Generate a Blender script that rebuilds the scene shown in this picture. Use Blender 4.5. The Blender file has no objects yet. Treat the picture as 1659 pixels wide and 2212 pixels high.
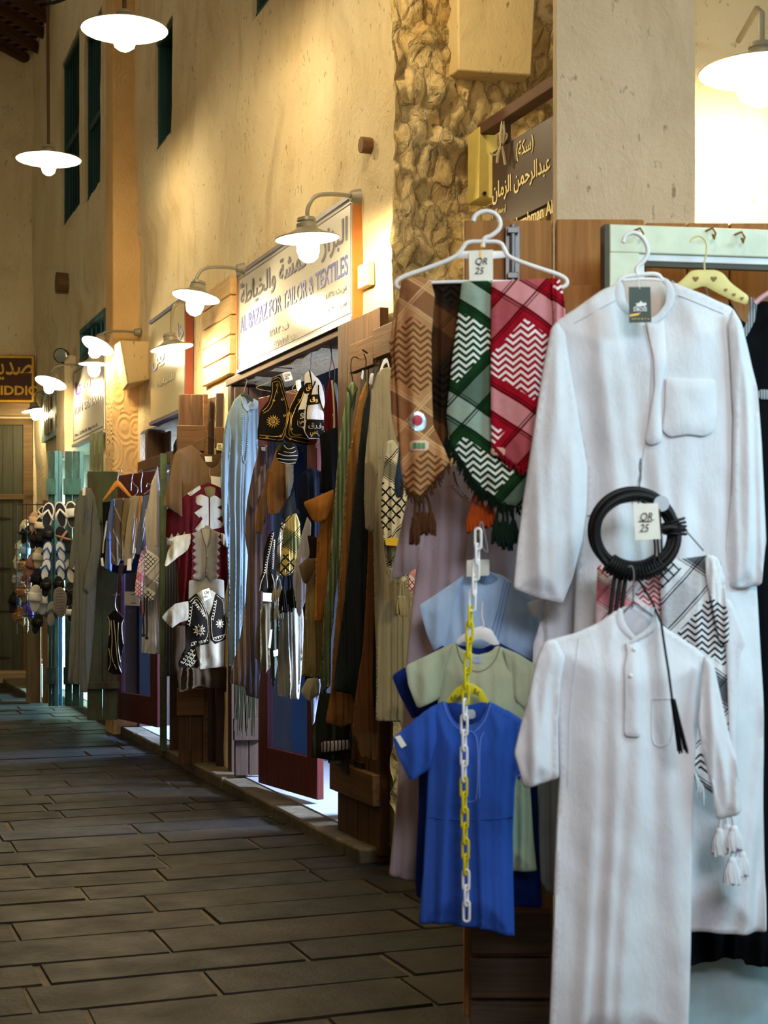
import bpy, math, random
import numpy as np
from mathutils import Vector, Matrix, noise
from mathutils.geometry import delaunay_2d_cdt

# ------------------------------------------------------------------ camera, world, exposure
H, F, CX, HY = 1.2, 3300.0, 829.5, 1230.0
sc = bpy.context.scene
C = sc.collection
cam_d = bpy.data.cameras.new('camera'); cam = bpy.data.objects.new('camera', cam_d); C.objects.link(cam)
cam.location = (0, 0, H); cam.rotation_euler = (math.pi / 2, 0, 0)
cam_d.sensor_fit = 'HORIZONTAL'; cam_d.sensor_width = 36.0; cam_d.lens = F / 1659 * 36
cam_d.shift_y = (HY - 1106) / 1659
cam_d.clip_start = 0.05
cam_d.dof.use_dof = True; cam_d.dof.focus_distance = 7.2; cam_d.dof.aperture_fstop = 8.5
sc.camera = cam
sc.view_settings.view_transform = 'Standard'; sc.view_settings.look = 'None'
sc.view_settings.gamma = 1.0; sc.view_settings.use_curve_mapping = False
sc.view_settings.exposure = 0.0
LAMP = 290.0                       # radiance of a lamp globe
WARM = (1.0, 0.80, 0.47)
world = bpy.data.worlds.new('night'); sc.world = world; world.use_nodes = True
bg = world.node_tree.nodes['Background']
bg.inputs[0].default_value = (1.0, 0.84, 0.62, 1); bg.inputs[1].default_value = 0.30

def area(name, loc, target, size, size_y, power, col):
    l = bpy.data.lights.new(name, 'AREA'); l.shape = 'RECTANGLE'; l.size = size; l.size_y = size_y
    l.energy = power; l.color = col
    o = bpy.data.objects.new(name, l); C.objects.link(o); o.location = loc
    o.rotation_euler = (Vector(target) - Vector(loc)).to_track_quat('-Z', 'Y').to_euler()
    return o
COOL = (0.66, 0.82, 1.0)
# fluorescent tubes of the stall on the right and an added cool fill for the foreground clothes
area('stall_tube_light', (2.5, 2.3, 2.5), (0.9, 3.5, 1.0), 1.3, 0.4, 27, (0.42, 0.84, 1.0)).data.spread = 2.2
area('foreground_fill_light', (0.9, -0.9, 3.0), (0.75, 3.5, 1.05), 1.6, 0.8, 13, (0.86, 0.90, 1.0)).data.spread = 1.15

# ------------------------------------------------------------------ helpers
def rgb(h):
    h = h.lstrip('#'); v = [int(h[i:i + 2], 16) / 255 for i in (0, 2, 4)]
    return tuple(x / 12.92 if x <= .04045 else ((x + .055) / 1.055) ** 2.4 for x in v)

class Fr:
    """a vertical plane in the world; turns photo pixels into local (x, z) on it"""
    def __init__(s, px, Y, deg=0.0, py=None, O=None):
        r = (px - CX) / F
        s.O = O or (r * Y, Y); s.a = math.radians(deg); s.ca, s.sa = math.cos(s.a), math.sin(s.a)
        s.z0 = 0.0 if py is None else H + (HY - py) / F * s.O[1]
    def loc(s, px, py, d=0.0):
        r = (px - CX) / F; ox = s.O[0] - s.sa * d; oy = s.O[1] + s.ca * d
        t = (r * oy - ox) / (s.ca - r * s.sa); y = oy + t * s.sa
        return t, H + (HY - py) / F * y - s.z0
    def x(s, px, d=0.0): return s.loc(px, 0, d)[0]
    def z(s, px, py, d=0.0): return s.loc(px, py, d)[1]
    def w(s, t, d, z):
        return Vector((s.O[0] + s.ca * t - s.sa * d, s.O[1] + s.sa * t + s.ca * d, s.z0 + z))
    def put(s, o): o.location = (s.O[0], s.O[1], s.z0); o.rotation_euler = (0, 0, s.a)
WDEG = -69.6
WX, WK = 2.363, 0.372
def wall_fr(px, off=0.0, py=None):
    r = (px - CX) / F; Y = (WX - off * 1.067) / (r + WK)
    return Fr(px, Y, WDEG, py)
WF = wall_fr(850)
PERP = 20.4

class M:
    def __init__(s): s.v = []; s.f = []; s.m = []
    def add(s, vs, fs, mi=0):
        b = len(s.v); s.v += [tuple(v) for v in vs]; s.f += [tuple(b + i for i in f) for f in fs]; s.m += [mi] * len(fs)
        return s
    def box(s, x0, x1, y0, y1, z0, z1, mi=0, rot=None):
        vs = [(x, y, z) for z in (z0, z1) for y in (y0, y1) for x in (x0, x1)]
        if rot:
            c = Vector(((x0 + x1) / 2, (y0 + y1) / 2, (z0 + z1) / 2)); vs = [rot @ (Vector(v) - c) + c for v in vs]
        return s.add(vs, [(0, 2, 3, 1), (4, 5, 7, 6), (0, 1, 5, 4), (2, 6, 7, 3), (0, 4, 6, 2), (1, 3, 7, 5)], mi)
    def tube(s, pts, r, n=8, mi=0, cap=True, flat=1.0):
        pts = [Vector(p) for p in pts]; N = len(pts); rs = r if isinstance(r, (list, tuple)) else [r] * N
        up = None; rings = []
        for i, p in enumerate(pts):
            t = (pts[min(i + 1, N - 1)] - pts[max(i - 1, 0)])
            if t.length < 1e-9: t = Vector((0, 0, 1))
            t.normalize()
            if up is None:
                up = Vector((0, 1, 0)) if abs(t.y) < .9 else Vector((1, 0, 0))
            up = (up - t * up.dot(t))
            if up.length < 1e-6: up = Vector((1, 0, 0)) - t * t.x
            up.normalize(); sd = t.cross(up)
            rings.append([p + (sd * math.cos(a) + up * math.sin(a) * flat) * rs[i] for a in [2 * math.pi * k / n for k in range(n)]])
        vs = [v for rg in rings for v in rg]
        fs = [(i * n + k, i * n + (k + 1) % n, (i + 1) * n + (k + 1) % n, (i + 1) * n + k) for i in range(N - 1) for k in range(n)]
        if cap: fs += [tuple(range(n - 1, -1, -1)), tuple((N - 1) * n + k for k in range(n))]
        return s.add(vs, fs, mi)
    def lathe(s, prof, c=(0, 0, 0), n=32, mi=0, T=None):
        vs = []; fs = []
        for r, z in prof:
            for k in range(n):
                a = 2 * math.pi * k / n; v = Vector((r * math.cos(a), r * math.sin(a), z))
                if T: v = T @ v
                vs.append(v + Vector(c))
        for i in range(len(prof) - 1):
            for k in range(n): fs.append((i * n + k, i * n + (k + 1) % n, (i + 1) * n + (k + 1) % n, (i + 1) * n + k))
        return s.add(vs, fs, mi)
    def ball(s, c, r, n=12, mi=0, sq=(1, 1, 1)):
        prof = [(max(r * math.sin(math.pi * i / n), 1e-4), -r * math.cos(math.pi * i / n)) for i in range(n + 1)]
        T = Matrix.Diagonal(sq)
        return s.lathe(prof, c, n * 2, mi, T)
    def prism(s, poly, y0, y1, mi=0):
        n = len(poly); vs = [(x, y0, z) for x, z in poly] + [(x, y1, z) for x, z in poly]
        fs = [tuple(range(n)), tuple(range(2 * n - 1, n - 1, -1))] + [(i, i + n, (i + 1) % n + n, (i + 1) % n) for i in range(n)]
        return s.add(vs, fs, mi)

def obj(name, m, mats, parent=None, fr=None, smooth=True, bev=0, auto=0.7):
    me = bpy.data.meshes.new(name); me.from_pydata(m.v, [], m.f)
    for mt in (mats if isinstance(mats, (list, tuple)) else [mats]): me.materials.append(mt)
    if any(m.m): me.polygons.foreach_set('material_index', m.m)
    if smooth:
        me.polygons.foreach_set('use_smooth', [True] * len(m.f))
        me.set_sharp_from_angle(angle=auto)
    me.update()
    o = bpy.data.objects.new(name, me); C.objects.link(o)
    if parent: o.parent = parent
    elif fr: fr.put(o)
    if bev:
        b = o.modifiers.new('bevel', 'BEVEL'); b.width = bev; b.segments = 2; b.limit_method = 'ANGLE'
    return o
def tag(o, label, cat, group=None):
    o['label'] = label; o['category'] = cat
    if group: o['group'] = group
    return o
def thing(name, label, cat, fr, group=None):
    o = bpy.data.objects.new(name, None); C.objects.link(o); fr.put(o); o.empty_display_size = .05
    return tag(o, label, cat, group)
def struct(o): o['kind'] = 'structure'; return o

# ------------------------------------------------------------------ node helpers
class E:
    nt = None
    def __init__(s, k): s.k = k
    @staticmethod
    def m(op, *a, clamp=False):
        n = E.nt.nodes.new('ShaderNodeMath'); n.operation = op; n.use_clamp = clamp
        for i, x in enumerate(a):
            if isinstance(x, E): E.nt.links.new(x.k, n.inputs[i])
            else: n.inputs[i].default_value = x
        return E(n.outputs[0])
    def __add__(s, o): return E.m('ADD', s, o)
    __radd__ = __add__
    def __sub__(s, o): return E.m('SUBTRACT', s, o)
    def __rsub__(s, o): return E.m('SUBTRACT', o, s)
    def __mul__(s, o): return E.m('MULTIPLY', s, o)
    __rmul__ = __mul__
    def __lt__(s, o): return E.m('LESS_THAN', s, o)
    def __gt__(s, o): return E.m('GREATER_THAN', s, o)
    def fr(s): return E.m('FRACT', s)
    def ab(s): return E.m('ABSOLUTE', s)
    def pp(s, p=1.0): return E.m('PINGPONG', s, p)
    def fl(s): return E.m('FLOOR', s)
class Mat:
    def __init__(s, name, col=(.5, .5, .5), rough=.7, metal=0.0, spec=.3, sheen=0.0):
        s.mat = bpy.data.materials.new(name); s.mat.use_nodes = True; s.nt = s.mat.node_tree; E.nt = s.nt
        s.b = s.nt.nodes['Principled BSDF']
        s.b.inputs['Base Color'].default_value = (*col, 1); s.b.inputs['Roughness'].default_value = rough
        s.b.inputs['Metallic'].default_value = metal; s.b.inputs['Specular IOR Level'].default_value = spec
        if sheen: s.b.inputs['Sheen Weight'].default_value = sheen
        tc = s.nt.nodes.new('ShaderNodeTexCoord'); s.co = tc.outputs['Object']
        sx = s.nt.nodes.new('ShaderNodeSeparateXYZ'); s.nt.links.new(s.co, sx.inputs[0])
        s.x, s.y, s.z = (E(sx.outputs[i]) for i in range(3))
    def scaled(s, v):
        mp = s.nt.nodes.new('ShaderNodeMapping'); s.nt.links.new(s.co, mp.inputs[0]); mp.inputs['Scale'].default_value = v
        return mp.outputs[0]
    def noise(s, sc_=5.0, det=4.0, rough=.55, stretch=None, dist=0.0):
        n = s.nt.nodes.new('ShaderNodeTexNoise'); n.inputs['Scale'].default_value = sc_; n.inputs['Detail'].default_value = det
        n.inputs['Roughness'].default_value = rough; n.inputs['Distortion'].default_value = dist
        s.nt.links.new(s.scaled(stretch) if stretch else s.co, n.inputs['Vector']); return E(n.outputs[0])
    def voro(s, sc_=5.0, feat='DISTANCE_TO_EDGE', stretch=None):
        n = s.nt.nodes.new('ShaderNodeTexVoronoi'); n.feature = feat; n.inputs['Scale'].default_value = sc_
        s.nt.links.new(s.scaled(stretch) if stretch else s.co, n.inputs['Vector']); return E(n.outputs['Distance'])
    def ramp(s, e, a, b):
        n = s.nt.nodes.new('ShaderNodeMapRange'); s.nt.links.new(e.k, n.inputs[0])
        n.inputs[1].default_value = a; n.inputs[2].default_value = b; return E(n.outputs[0])
    def mix(s, f, a, b):
        n = s.nt.nodes.new('ShaderNodeMix'); n.data_type = 'RGBA'
        if isinstance(f, E): s.nt.links.new(f.k, n.inputs[0])
        else: n.inputs[0].default_value = f
        for i, x in ((6, a), (7, b)):
            if isinstance(x, E): s.nt.links.new(x.k, n.inputs[i])
            else: n.inputs[i].default_value = (*x, 1)
        return E(n.outputs[2])
    def col(s, e): s.nt.links.new(e.k, s.b.inputs['Base Color']); return s
    def rough(s, e): s.nt.links.new(e.k, s.b.inputs['Roughness']); return s
    def bump(s, e, strength=.3, dist=.01):
        n = s.nt.nodes.new('ShaderNodeBump'); n.inputs['Strength'].default_value = strength; n.inputs['Distance'].default_value = dist
        s.nt.links.new(e.k, n.inputs['Height']); s.nt.links.new(n.outputs[0], s.b.inputs['Normal']); return s

_mc = {}
def plain(name, hexc, rough=.6, metal=0.0, spec=.3):
    k = (name, hexc)
    if k not in _mc:
        c = rgb(hexc); m = Mat(name, c, rough, metal, spec)
        n = m.noise(14, 3); m.col(m.mix(m.ramp(n, .3, .7), tuple(x * .88 for x in c), tuple(min(1, x * 1.08) for x in c)))
        _mc[k] = m.mat
    return _mc[k]
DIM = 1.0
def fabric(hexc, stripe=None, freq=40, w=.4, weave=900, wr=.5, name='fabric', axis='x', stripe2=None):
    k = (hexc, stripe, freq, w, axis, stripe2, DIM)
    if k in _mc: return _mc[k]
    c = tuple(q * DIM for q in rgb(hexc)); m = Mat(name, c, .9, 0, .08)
    n = m.noise(9, 4)
    base = m.mix(m.ramp(n, .3, .7), tuple(x * .93 for x in c), tuple(min(1, x * 1.05) for x in c))
    if stripe:
        u = m.x if axis == 'x' else (m.z if axis == 'z' else m.x * .75 + m.z * .35)
        wob = m.noise(3, 2) * .01
        base = m.mix(((u + wob) * freq).fr() < w, base, rgb(stripe))
        if stripe2: base = m.mix((((u + wob) * freq * .31 + .3).fr()) < .12, base, rgb(stripe2))
    m.col(base)
    m.bump(m.noise(28, 5, .6, (1, 1, .45)) * .8 + m.noise(weave, 2) * .12, wr, .012)
    _mc[k] = m.mat; return m.mat
def keffiyeh(name, base, pat, band, line, P=.17, ox=0., oz=0., zf=15, thin=None, net=True):
    m = Mat(name, rgb(base), .9, 0, .08)
    x = m.x + ox; z = m.z + oz; wob = m.noise(4, 2) * .014
    a = (x * .55 + z * .83 + wob) * (1 / P); b = (x * .74 - z * .67 + wob) * (1 / P)
    fa, fb = a.fr(), b.fr(); da, db = (fa - .5).ab(), (fb - .5).ab()
    col = m.mix(m.ramp(m.noise(200, 2), .3, .7), rgb(base), tuple(q * .85 for q in rgb(base)))
    sq = (da > .20) * (db > .20)
    # feathered zigzag blocks, fishnet in every other square
    zz = (x * zf * 3.2 + (z * zf * 2.0).pp(1.0) * 1.1).fr() < .5
    zz2 = (z * zf * 2.6 + (x * zf * 2.4).pp(1.0) * .9).fr() < .45
    par = ((a + .5).fl() + (b + .5).fl()) * .5
    odd = par.fr() > .25
    n1 = ((((x + z) * zf * 1.5).fr() - .5).ab() < .11); n2 = ((((x - z) * zf * 1.5).fr() - .5).ab() < .11)
    netm = E.m('MAXIMUM', n1, n2)
    if net: patm = odd * zz2 + (1 - odd) * netm
    else: patm = zz2
    col = m.mix(patm * sq, col, rgb(pat))
    col = m.mix((da < .095) * .95, col, rgb(band)); col = m.mix((db < .095) * .32, col, rgb(band))
    for dd in (da, db):
        col = m.mix((((dd - .108).ab() < .008)), col, rgb(line)); col = m.mix(((dd - .135).ab() < .005), col, rgb(line))
    m.col(col); m.bump(m.noise(40, 4) + m.noise(700, 2) * .2, .4, .008)
    return m.mat
def wood(name, a, b, axis='z', rough=.65, sc_=1.0, paint=None, spec=.3):
    k = ('wood', name, a, b, axis, paint)
    if k in _mc: return _mc[k]
    m = Mat(name, rgb(a), rough, 0, spec)
    st = {'z': (14, 14, .8), 'x': (.8, 14, 14), 'y': (14, .8, 14)}[axis]
    g = m.noise(3.2 * sc_, 6, .62, st, .6); g2 = m.noise(2, 3, .5)
    col = m.mix(m.ramp(g, .35, .68), rgb(a), rgb(b)); dk = tuple(x * .45 for x in rgb(a))
    col = m.mix(m.ramp(g2, .55, .8) * .6, col, dk)
    if paint: col = m.mix(m.ramp(m.noise(4.5, 5, .65, (2, 2, .7)), .44, .56), col, rgb(paint))
    m.col(col); m.bump(g, .35, .006); _mc[k] = m.mat; return m.mat
def emit(name, col, s):
    m = Mat(name, (1, 1, 1)); m.b.inputs['Emission Color'].default_value = (*col, 1); m.b.inputs['Emission Strength'].default_value = s
    m.b.inputs['Base Color'].default_value = (.9, .9, .85, 1); return m.mat
def plaster(name, a, b, stain, bs=1.0):
    m = Mat(name, rgb(a), .9, 0, .2)
    n = m.noise(1.1, 6, .6); st = m.noise(2.2, 5, .65, (1, 1, .45), .8); fine = m.noise(26, 5, .7)
    col = m.mix(m.ramp(n, .35, .65), rgb(a), rgb(b))
    col = m.mix(m.ramp(st, .52, .80) * .5, col, rgb(stain))
    pit = m.noise(38, 2, .5, (1, 1, .55)); col = m.mix(m.ramp(pit, .66, .76) * .55, col, tuple(q * .3 for q in rgb(stain)))
    m.col(col); m.bump(m.noise(7, 8, .66, (1, 1, .7), .5) + fine * .2 - m.ramp(pit, .64, .78) * .3, .62 * bs, .05); return m.mat

# ------------------------------------------------------------------ cloth: a filled outline with its own thickness, folds and edge
def seg_dist(P, poly):
    A = np.array(poly); B = np.roll(A, -1, 0); AB = B - A; L = (AB ** 2).sum(1) + 1e-12
    D = np.full(len(P), 1e9)
    for i in range(0, len(P), 1500):
        Q = P[i:i + 1500]; AP = Q[:, None, :] - A[None]; t = np.clip((AP * AB[None]).sum(2) / L, 0, 1)
        D[i:i + 1500] = np.sqrt((((A + t[..., None] * AB) - Q[:, None, :]) ** 2).sum(2)).min(1)
    return D
def inside(P, poly):
    A = np.array(poly); B = np.roll(A, -1, 0); r = np.zeros(len(P), bool); x, y = P[:, 0], P[:, 1]
    for (x1, y1), (x2, y2) in zip(A, B):
        if y1 == y2: continue
        r ^= ((y1 > y) != (y2 > y)) & (x < (x2 - x1) * (y - y1) / (y2 - y1) + x1)
    return r
ROUND = .005
def rounded(poly, k):
    if not k: return poly
    out = []
    n = len(poly)
    for i in range(n):
        p, q, r = poly[i - 1], poly[i], poly[(i + 1) % n]
        a = min(k, ROUND / (math.dist(p, q) + 1e-6)); b = min(k, ROUND / (math.dist(r, q) + 1e-6))
        out.append((q[0] + (p[0] - q[0]) * a, q[1] + (p[1] - q[1]) * a)); out.append((q[0] + (r[0] - q[0]) * b, q[1] + (r[1] - q[1]) * b))
    return out
class Surf:
    """front of a piece of cloth: y at local (x, z)"""
    def __init__(s, poly, d, thick, r, nf, amp, seed, base):
        s.poly, s.d, s.thick, s.r, s.nf, s.amp, s.seed, s.base = poly, d, thick, r, nf, amp, seed, base
        xs = [p[0] for p in poly]; zs = [p[1] for p in poly]
        s.x0, s.W, s.z1, s.Ht = min(xs), max(xs) - min(xs) + 1e-6, max(zs), max(zs) - min(zs) + 1e-6
    def fold(s, x, z):
        v = min(max((s.z1 - z) / s.Ht, 0), 1); u = (x - s.x0) / s.W
        nz = noise.noise((x * 3 / max(s.W, .2) + s.seed, z * 1.3, s.seed * 1.7))
        ph = 2 * math.pi * s.nf * (u + .10 * nz * 1.5) + s.seed
        g = math.sin(ph + .7 * math.sin(ph)) * .5 + (1 - 2 * math.sqrt(math.sin(ph * .61 + 1.3 + nz) ** 2 + .04)) * .3 + math.sin(ph * 1.9 + nz * 3) * .2
        wr = noise.noise((x * 9, z * 4.5, s.seed)) * .35 + noise.noise((x * 22, z * 14, s.seed + 5)) * .13
        return s.amp * ((.12 + .88 * v ** .8) * g + wr)
    def prof(s, D):
        D = np.asarray(D, float); q = np.clip(D / (s.r * 2.2), 0, 1); return s.thick * (.22 * (D > 1e-6) + .78 * q * q * (3 - 2 * q))
    def ys(s, P, D=None):
        P = np.asarray(P)
        if D is None: D = seg_dist(P, s.poly) * inside(P, s.poly)
        g = np.array([s.fold(x, z) for x, z in P]) if s.amp else np.zeros(len(P))
        b = s.base.ys(P) if s.base else 0
        return s.d + b - s.prof(D) - g
    def y(s, x, z): return float(s.ys(np.array([[x, z]]))[0])
def puff(name, fr, outline, mat, parent=None, d=0., thick=.02, r=.04, h=None, nf=0, amp=0., seed=1, base=None, k=.3, local=False, back=1.0, jit=0):
    poly = outline if local else [fr.loc(px, py, d) for px, py in outline]
    poly = rounded(poly, k)
    if h is None: h = 8.0 / F * fr.O[1]
    xs = [p[0] for p in poly]; zs = [p[1] for p in poly]
    A = (max(xs) - min(xs)) * (max(zs) - min(zs)); h = max(h, math.sqrt(A / 9000)); h = min(h, max(min(max(xs) - min(xs), max(zs) - min(zs)) / 5, .003))
    bd = []
    for i, p in enumerate(poly):
        q = poly[(i + 1) % len(poly)]; L = math.dist(p, q); n = max(1, int(L / h))
        for j in range(n): bd.append((p[0] + (q[0] - p[0]) * j / n, p[1] + (q[1] - p[1]) * j / n))
    if jit:
        rn = random.Random(seed); bd = [(x + rn.uniform(-jit, jit), z + rn.uniform(-jit, jit)) for x, z in bd]
    # extra ring just inside the edge keeps the rim round
    W_ = max(xs) - min(xs); hx = min(h, W_ / (nf * 9)) if nf and amp else h; hz = h if hx > .6 * h else h * .8
    if nf: amp = min(amp, .38 * W_ / nf)
    hx = max(hx, A / hz / 12000)
    gx = np.arange(min(xs), max(xs), hx); gz = np.arange(min(zs), max(zs), hz); h = min(h, hx * 1.6)
    G = np.array([(x + (hx / 2 if j % 2 else 0), z) for j, z in enumerate(gz) for x in gx])
    if len(G):
        G = G[inside(G, bd)]
        if len(G): G = G[seg_dist(G, bd) > h * .95]
    B_ = np.array(bd); T_ = np.roll(B_, -1, 0) - np.roll(B_, 1, 0); T_ /= np.linalg.norm(T_, axis=1)[:, None] + 1e-9
    e_ = h * .4; sg = 1 if sum(a[0] * b[1] - b[0] * a[1] for a, b in zip(bd, bd[1:] + bd[:1])) > 0 else -1
    R_ = B_ + np.stack([-T_[:, 1], T_[:, 0]], 1) * e_ * sg
    R_ = R_[inside(R_, bd)]; R_ = R_[seg_dist(R_, bd) > e_ * .8] if len(R_) else R_
    pts = [Vector(p) for p in bd] + [Vector((float(a), float(b))) for a, b in list(G) + list(R_)]
    nb = len(bd)
    r_ = delaunay_2d_cdt(pts, [], [list(range(nb))], 1, 1e-7)
    V = np.array([(v.x, v.y) for v in r_[0]]); T = [tuple(t) for t in r_[2]]
    S = Surf(poly, d, thick, r, nf, amp, seed, base)
    D = seg_dist(V, bd); D[D < 1e-5] = 0
    yf = S.ys(V, D); pr = S.prof(D)
    m = M(); n = len(V)
    front = [(V[i][0], float(yf[i]), V[i][1]) for i in range(n)]
    if base: yb = yf + pr + .0015
    else: yb = yf + pr * (1 + back)
    idx = {}; bvs = []
    for i in range(n):
        if D[i] == 0 and not base: idx[i] = i
        else: idx[i] = n + len(bvs); bvs.append((V[i][0], float(yb[i]), V[i][1]))
    fs = []
    for t in T:
        a, b, c = t; cr = (V[b][0] - V[a][0]) * (V[c][1] - V[a][1]) - (V[b][1] - V[a][1]) * (V[c][0] - V[a][0])
        if cr < 0: t = (a, c, b)
        fs.append(t); fs.append(tuple(idx[i] for i in reversed(t)))
    if base:
        # close the rim of an applied piece
        from collections import Counter
        ec = Counter(); 
        for f in fs[0::2]:
            for q in range(3): ec[(f[q], f[(q + 1) % 3])] += 1
        for (a, b) in list(ec):
            if (b, a) not in ec: fs.append((b, a, idx[a], idx[b]))
    m.add(front + bvs, fs)
    o = obj(name, m, mat, parent, None if parent else fr, auto=1.2)
    o_s[o.name] = S
    return o, S
o_s = {}
def P(s):
    """'x,y x,y' -> list of pixel pairs"""
    return [tuple(float(q) for q in p.split(',')) for p in s.split()]
def wire(name, fr, pts, r, mat, parent=None, d=0., n=6, S=None, smooth=2):
    L = []
    for p in pts:
        x, z = fr.loc(p[0], p[1], d); L.append(Vector((x, d + (p[2] if len(p) > 2 else 0), z)))
    for _ in range(smooth):
        Q = [L[0]]
        for a, b in zip(L, L[1:]): Q += [a * .75 + b * .25, a * .25 + b * .75]
        L = Q + [L[-1]]
    if S:
        ys = S.ys(np.array([(v.x, v.z) for v in L])); L = [Vector((v.x, float(y) - r * .6, v.z)) for v, y in zip(L, ys)]
    m = M().tube(L, r, n)
    return m if name is None else obj(name, m, mat, parent, None if parent else fr)
def many(ms):
    q = M()
    for m in ms: q.add(m.v, m.f)
    return q
def shift(m, dx, dy, dz): m.v = [(x + dx, y + dy, z + dz) for x, y, z in m.v]; return m

# ------------------------------------------------------------------ lettering
AR = {'ا': 'FE8D FE8E', 'أ': 'FE83 FE84', 'ب': 'FE8F FE90 FE91 FE92', 'ة': 'FE93 FE94', 'ت': 'FE95 FE96 FE97 FE98', 'ح': 'FEA1 FEA2 FEA3 FEA4',
      'خ': 'FEA5 FEA6 FEA7 FEA8', 'د': 'FEA9 FEAA', 'ر': 'FEAD FEAE', 'ز': 'FEAF FEB0', 'س': 'FEB1 FEB2 FEB3 FEB4', 'ش': 'FEB5 FEB6 FEB7 FEB8',
      'ص': 'FEB9 FEBA FEBB FEBC', 'ط': 'FEC1 FEC2 FEC3 FEC4', 'ع': 'FEC9 FECA FECB FECC', 'ف': 'FED1 FED2 FED3 FED4', 'ق': 'FED5 FED6 FED7 FED8',
      'ك': 'FED9 FEDA FEDB FEDC', 'ل': 'FEDD FEDE FEDF FEE0', 'م': 'FEE1 FEE2 FEE3 FEE4', 'ن': 'FEE5 FEE6 FEE7 FEE8', 'ه': 'FEE9 FEEA FEEB FEEC',
      'و': 'FEED FEEE', 'ي': 'FEF1 FEF2 FEF3 FEF4', 'ئ': 'FE89 FE8A FE8B FE8C'}
AR = {k: [chr(int(h, 16)) for h in v.split()] for k, v in AR.items()}
def arabic(s):
    out = []
    for i, ch in enumerate(s):
        if ch not in AR: out.append({'(': ')', ')': '('}.get(ch, ch)); continue
        pr = i > 0 and s[i - 1] in AR and len(AR[s[i - 1]]) == 4
        nx = i + 1 < len(s) and s[i + 1] in AR and len(AR[ch]) == 4
        f = AR[ch]; out.append(f[3] if pr and nx else f[1] if pr else f[2] if nx else f[0])
    return ''.join(reversed(out))
def text(name, s, rect, y, mat, parent, bold=0.0, ext=.0015, S=None, shear=0.0, rot=0.0):
    """letters fitted into rect = (x0, x1, z0, z1) facing -y"""
    cu = bpy.data.curves.new('t', 'FONT'); cu.body = s; cu.size = 1; cu.extrude = .02; cu.offset = bold; cu.shear = shear
    cu.resolution_u = 3
    o = bpy.data.objects.new('t', cu); C.objects.link(o)
    dg = bpy.context.evaluated_depsgraph_get(); me = bpy.data.meshes.new_from_object(o.evaluated_get(dg))
    bpy.data.objects.remove(o); bpy.data.curves.remove(cu)
    V = np.array([v.co[:] for v in me.vertices]); mn, mx = V.min(0), V.max(0)
    x0, x1, z0, z1 = rect; vs = []
    X = x0 + (V[:, 0] - mn[0]) / (mx[0] - mn[0] + 1e-9) * (x1 - x0); Z = z0 + (V[:, 1] - mn[1]) / (mx[1] - mn[1] + 1e-9) * (z1 - z0)
    if rot:
        cx, cz = (x0 + x1) / 2, (z0 + z1) / 2; c, q = math.cos(rot), math.sin(rot)
        X, Z = cx + (X - cx) * c - (Z - cz) * q, cz + (X - cx) * q + (Z - cz) * c
    yy = S.ys(np.stack([X, Z], 1)) if S else np.full(len(X), 0.0)
    for i in range(len(V)): vs.append((X[i], float(yy[i]) + y - (ext if V[i, 2] > 0 else 0) , Z[i]))
    m = M().add(vs, [tuple(p.vertices) for p in me.polygons])
    bpy.data.meshes.remove(me)
    return obj(name, m, mat, parent, smooth=False)
# ------------------------------------------------------------------ the setting
PL = plaster('lime_plaster', '#efdfb8', '#e2cb9c', '#9a7444')
PL2 = plaster('smooth_plaster', '#dcc08a', '#d2b27a', '#b08850', .6)
def stone_mat():
    m = Mat('rubble_stone', rgb('#d8bd84'), .95, 0, .15)
    n = m.noise(2.5, 6, .65); n2 = m.noise(11, 6, .7, (1, 1, .6), 1.2); cr = m.voro(13, 'DISTANCE_TO_EDGE', (1, 1, .55)) + n2 * .36 - .15
    col = m.mix(m.ramp(n, .35, .65), rgb('#ecd49e'), rgb('#cba868')); col = m.mix(m.ramp(n2, .5, .7) * .6, col, rgb('#8e6c3a'))
    col = m.mix((1 - m.ramp(cr, .0, .07)) * .5, col, rgb('#4a3418'))
    m.col(col); m.bump(m.ramp(cr, .0, .16) * .6 + n2 * .8 + m.noise(50, 5, .7) * .25, .9, .05); return m.mat
STONE = stone_mat()
GREYPL = plaster('pale_plaster', '#dccbb0', '#cfbb9b', '#97805f', .7)
TEAL = wood('teal_painted_wood', '#35565a', '#2a4448', 'z', paint='#3f7076')
WB = wood('brown_wood', '#5a3e22', '#402914', 'z'); WBX = wood('brown_wood_across', '#6a4a28', '#4c331a', 'x')
WDK = wood('dark_wood', '#4a3524', '#33241a', 'z'); WGR = wood('green_brown_wood', '#4a3f22', '#352d19', 'z', paint='#414c2c')
WRED = wood('red_brown_wood', '#5e221a', '#481812', 'z', .4); WPALE = wood('pale_boards', '#d9b883', '#c8a068', 'x')
BLACK = plain('black_paint', '#0c0c0d', .6); IRON = plain('rusty_iron', '#3a2a20', .6, .6); STEEL = plain('steel', '#77777a', .45, .8)
WHITEP = plain('white_plastic', '#eeeef0', .4); INK = plain('ink', '#23232b', .7); PAPER = plain('paper', '#f3f0e4', .8)
ROOMW = plain('shop_wall', '#343b46', .8)

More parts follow.
